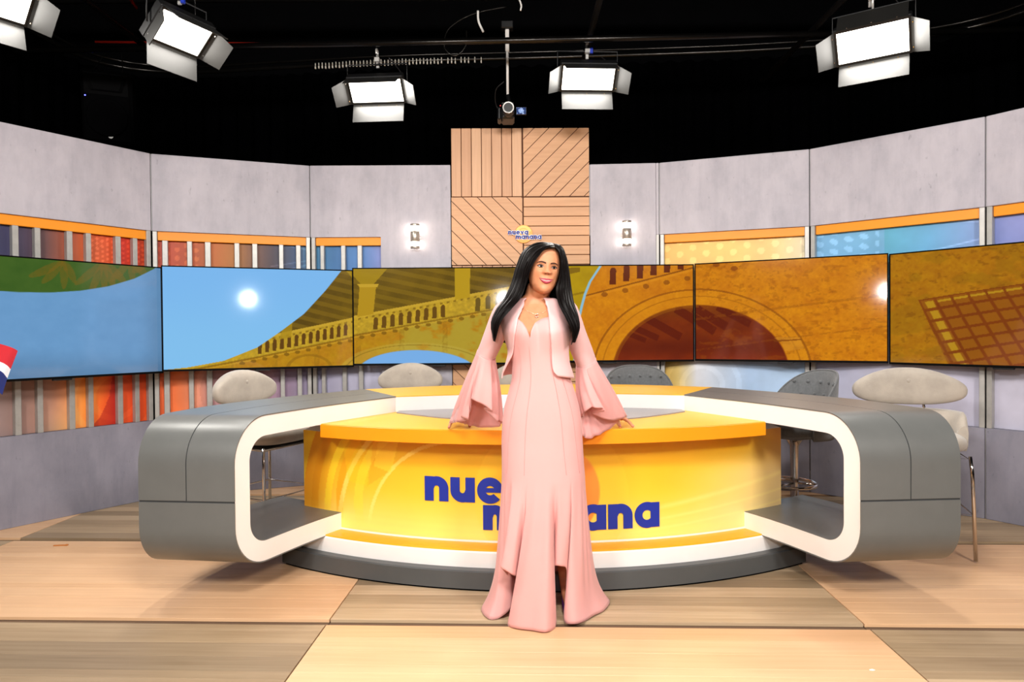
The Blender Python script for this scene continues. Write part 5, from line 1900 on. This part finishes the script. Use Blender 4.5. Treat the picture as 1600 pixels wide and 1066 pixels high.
jacket = buildw(jk, 'jacket', 'pink_jacket', person, True)
s_ = jacket.modifiers.new('thickness', 'SOLIDIFY'); s_.thickness = .005; s_.offset = 1

def ringframe(axis):
    ax = Vector(axis).normalized()
    side = Vector((1, 0, 0))
    side = (side - ax * side.dot(ax)).normalized()
    fr = ax.cross(side).normalized()
    if fr.y > 0:
        fr = -fr
    return np.array(side), np.array(fr)
def sleeve(S0, path, radii, seam_c, seam_r, cols):
    # fitted upper part
    P = spline(path, 8)
    rr = np.interp(np.linspace(0, len(path) - 1, len(P)), range(len(path)), radii)
    rows = []
    for i, p in enumerate(P):
        axd = P[min(i + 1, len(P) - 1)] - P[max(i - 1, 0)]
        sd, fr = ringframe(axd)
        rows.append([p + rr[i] * (math.cos(w) * sd + math.sin(w) * fr) * (1 + .02 * math.sin(3 * w + i * .35)) for w in np.linspace(0, 2 * math.pi, 37)[:-1]])
    up = buildw(MB().grid(rows, closed_v=True), 'sleeve', 'pink_jacket', jacket, True)
    # flounce
    sd, fr = ringframe(P[-1] - P[-2])
    n = len(cols)
    an = [180 + 360 * k / n if len(c) == 3 else c[3] for k, c in enumerate(cols)]
    hemp = [at(*c[:3]) for c in cols]
    an = [an[-2] - 360, an[-1] - 360] + an + [an[0] + 360, an[1] + 360]
    hemp = hemp[-2:] + hemp + hemp[:2]
    sp = spline([(a, *h_) for a, h_ in zip(an, hemp)], 9)[18:18 + 9 * n]
    rows = []
    for v in sp:
        w = R(v[0])
        r0 = P[-1] + seam_r * (math.cos(w) * sd + math.sin(w) * fr)
        row = []
        for t in np.linspace(0, 1, 26):
            g = t ** 1.12
            p = r0 + (v[1:] - r0) * np.array([g, g, t])
            bul = .010 * math.sin(math.pi * t) + .0055 * t * math.sin(13 * w + 1.5 * math.sin(3 * w))
            p = p + bul * (math.cos(w) * sd + math.sin(w) * fr)
            row.append(p)
        rows.append(row)
    fl = buildw(MB().grid(rows, closed_u=True), 'bell_cuff', 'pink_gown', jacket, True)
    s_ = fl.modifiers.new('thickness', 'SOLIDIFY'); s_.thickness = .002; s_.offset = 1
    # hem of the fitted part
    buildw(MB().tube([P[-1] + (seam_r + .001) * (math.cos(w) * sd + math.sin(w) * fr) for w in np.linspace(0, 2 * math.pi, 37)[:-1]], .0012, 6, closed=True), 'cuff_seam', 'pink_jacket', jacket, True)
# angles: 180 = left of the picture, 90 = towards the camera, 0 = right
CL = [(702.5, 661, 3.47, 180), (716, 659.5, 3.42, 160), (732, 656, 3.37, 145), (721, 651, 3.375, 135), (735, 643, 3.36, 122), (735.5, 624, 3.305, 105), (752, 631.5, 3.29, 85), (768.5, 641.5, 3.31, 62), (757, 640, 3.36, 50), (775, 657, 3.36, 30), (785, 661, 3.40, 5), (778, 667, 3.455, -20), (763, 668, 3.475, -45), (744, 667, 3.485, -75), (728, 663, 3.50, -110), (712, 659, 3.505, -145)]
CR = [(908.5, 659, 3.40, 180), (911, 648, 3.35, 160), (914, 643.5, 3.32, 142), (928, 636.5, 3.30, 122), (945.5, 641.5, 3.315, 100), (925, 646, 3.38, 88), (938, 653, 3.40, 74), (957, 657, 3.42, 56), (970, 655, 3.45, 36), (979, 651, 3.49, 12), (972, 654, 3.525, -20), (961, 663, 3.505, -48), (950, 672, 3.47, -75), (934, 680, 3.42, -100), (917, 685.5, 3.39, -130), (907.5, 673, 3.39, -158)]
seamL, seamR = at(760, 553.5, 3.345), at(915.5, 566, 3.355)
sleeve(SL, [SL + np.array((.035, 0, .022)), SL + np.array((-.004, 0, .002)), (SL + seamL) / 2 + np.array((-.004, .0, .0)), seamL], [.055, .060, .053, .048], seamL, .048, CL)
sleeve(SR, [SR + np.array((-.035, 0, .022)), SR + np.array((.004, 0, .002)), (SR + seamR) / 2 + np.array((.004, .0, .0)), seamR], [.055, .060, .054, .051], seamR, .051, CR)

# ---- hair: one continuous sheet from the parting round the back, with strands on it
GUIDES = [
    [(867, 386, 3.115), (854, 388, 3.105), (843, 399, 3.110), (831, 418, 3.116), (823, 443, 3.13), (815, 464, 3.128), (799, 483, 3.085), (783, 503, 3.07), (773.5, 533, 3.085)],
    [(866, 383.5, 3.15), (848, 385, 3.13), (831, 394, 3.135), (820, 415, 3.14), (813, 441, 3.15), (803, 464, 3.135), (787, 484, 3.092), (775, 505, 3.078), (773, 533, 3.087)],
    [(864, 382, 3.19), (842, 382, 3.18), (822, 393, 3.185), (811, 416, 3.19), (803, 442, 3.19), (790, 466, 3.175), (776, 486, 3.135), (768.5, 506, 3.105), (772, 533, 3.09)],
    [(861, 381, 3.24), (838, 382, 3.25), (819, 396, 3.26), (809, 420, 3.27), (803, 444, 3.27), (796, 470, 3.28), (786, 490, 3.30), (780, 510, 3.33), (780, 535, 3.35)],
    [(859, 381, 3.28), (848, 383, 3.31), (836, 402, 3.325), (828, 425, 3.33), (824, 448, 3.34), (820, 472, 3.355), (818, 495, 3.365), (816, 515, 3.37), (815, 540, 3.37)],
    [(861, 381, 3.29), (860, 385, 3.315), (858, 404, 3.33), (857, 425, 3.335), (856, 448, 3.34), (855, 472, 3.355), (855, 495, 3.365), (854, 515, 3.37), (852, 540, 3.37)],
    [(864, 382, 3.27), (873, 386, 3.285), (880, 404, 3.295), (883, 425, 3.30), (885, 448, 3.30), (887, 472, 3.31), (889, 495, 3.33), (889, 515, 3.345), (886, 540, 3.35)],
    [(866, 383, 3.20), (876, 387, 3.20), (883, 405, 3.20), (887, 428, 3.20), (890, 450, 3.19), (894, 472, 3.155), (901, 493, 3.112), (904, 512, 3.095), (897, 535, 3.09)],
    [(867.5, 383, 3.15), (875.5, 390, 3.145), (880, 407, 3.145), (881, 430, 3.15), (880, 452, 3.14), (883, 474, 3.10), (892, 495, 3.076), (899, 515, 3.07), (896.5, 535.5, 3.085)],
    [(868, 387, 3.115), (873.5, 395, 3.117), (876, 411, 3.122), (874.5, 431, 3.127), (869, 452, 3.127), (873, 475, 3.087), (884, 497, 3.066), (893, 517, 3.066), (895.5, 535, 3.082)]]
GP = np.array([spline([at(*q) for q in g], 8) for g in GUIDES])           # guide, along, xyz
NU = 26
sheet = np.array([spline(GP[:, j], NU) for j in range(GP.shape[1])])       # along, across, xyz
nu = sheet.shape[1]
hc = np.array(HC)
rows = []
for j in range(sheet.shape[0]):
    row = []
    tj = j / (sheet.shape[0] - 1)
    axis_c = hc + (np.array((.114, 3.25, min(hc[2], 1.60))) - hc) * sstep(.3, .6, tj)
    for i in range(nu):
        p = sheet[j, i]
        d = p - axis_c
        d[2] *= .3
        d = d / (np.linalg.norm(d) + 1e-9)
        rid = .0009 * math.sin(i * 1.9 + 2.2 * math.sin(i * .31 + tj * 2.0)) + .0026 * math.sin(i * .42 + 1.3 * math.sin(tj * 4 + i * .1)) + .0005 * math.sin(i * 3.7 + tj * 4)
        rid *= min(1, tj * 6 + .1)
        row.append(p + d * rid)
    rows.append(row)
hm = MB().grid(rows)
hair = buildw(hm, 'hair', 'hair', person, True)
vg = hair.vertex_groups.new(name='fullness')
for j in range(sheet.shape[0]):
    tj = j / (sheet.shape[0] - 1)
    for i in range(nu):
        ed = min(i, nu - 1 - i) / 26.
        vg.add([j * nu + i], float((.05 + .95 * sstep(1.0, .72, tj)) * (.15 + .85 * sstep(0, 1, ed))), 'REPLACE')
s_ = hair.modifiers.new('thickness', 'SOLIDIFY'); s_.thickness = .012; s_.offset = 0; s_.vertex_group = 'fullness'
# loose strands over the sheet
m = MB()
for k in range(90):
    i = random.randrange(1, nu - 1)
    j0 = random.randrange(6, 30)
    P = []
    ph = random.uniform(0, 6)
    lift = random.uniform(.000, .004)
    for j in range(j0, sheet.shape[0], 3):
        p = sheet[j, min(max(int(i + 3 * math.sin(j * .08 + ph)), 0), nu - 1)]
        d = p - hc
        d[2] = 0
        d = d / (np.linalg.norm(d) + 1e-9)
        P.append(p + d * (lift + .004))
    if len(P) > 3:
        m.tube(P, list(np.linspace(.0009, .0004, len(P))), 5)
st = buildw(m, 'hair_strands', 'hair', hair, True)
st['kind'] = 'stuff'

# ---- necklace
NK = [torso(R(-36), 1.468, .002), torso(R(-24), 1.448, .002), torso(R(-10), 1.425, .002), torso(R(0), 1.414, .003), torso(R(10), 1.424, .002), torso(R(24), 1.446, .002), torso(R(36), 1.466, .002)]
nkl = buildw(MB().tube(spline(NK, 8), .0004, 6), 'necklace', 'gold', person, True)
c = torso(0, 1.406, .006)
buildw(MB().tube([(c[0] + .0075 * math.cos(a), c[1], c[2] + .0075 * math.sin(a)) for a in np.linspace(0, 2 * math.pi, 21)[:-1]], .0018, 6, closed=True), 'pendant', 'gold', nkl, True)

# ---- shoes
for sx in (-1, 1):
    bx, by = .165 + sx * .085, 3.285
    rows = []
    for k, (dy, zl, zh, hw) in enumerate([(.045, .105, .150, .026), (.03, .095, .150, .032), (0, .075, .120, .034), (-.05, .040, .085, .034), (-.10, .012, .055, .040), (-.145, .004, .042, .040), (-.185, .004, .030, .026), (-.205, .006, .016, .008)]):
        row = []
        for a in np.linspace(0, 2 * math.pi, 17)[:-1]:
            row.append((bx + sx * .004 * k + hw * math.cos(a), by + dy, (zl + zh) / 2 + (zh - zl) / 2 * math.sin(a)))
        rows.append(row)
    mm = MB().grid(rows, closed_v=True)
    mm.add(rows[0], [tuple(range(16))]); mm.add(rows[-1], [tuple(range(16))[::-1]])
    sh = buildw(mm, 'shoe', 'shoe_purple', person, True)
    buildw(MB().tube([(bx, by + .03, .10), (bx, by + .042, .05), (bx, by + .045, .003)], [.018, .009, .006], 10), 'heel', 'shoe_purple', sh, True)
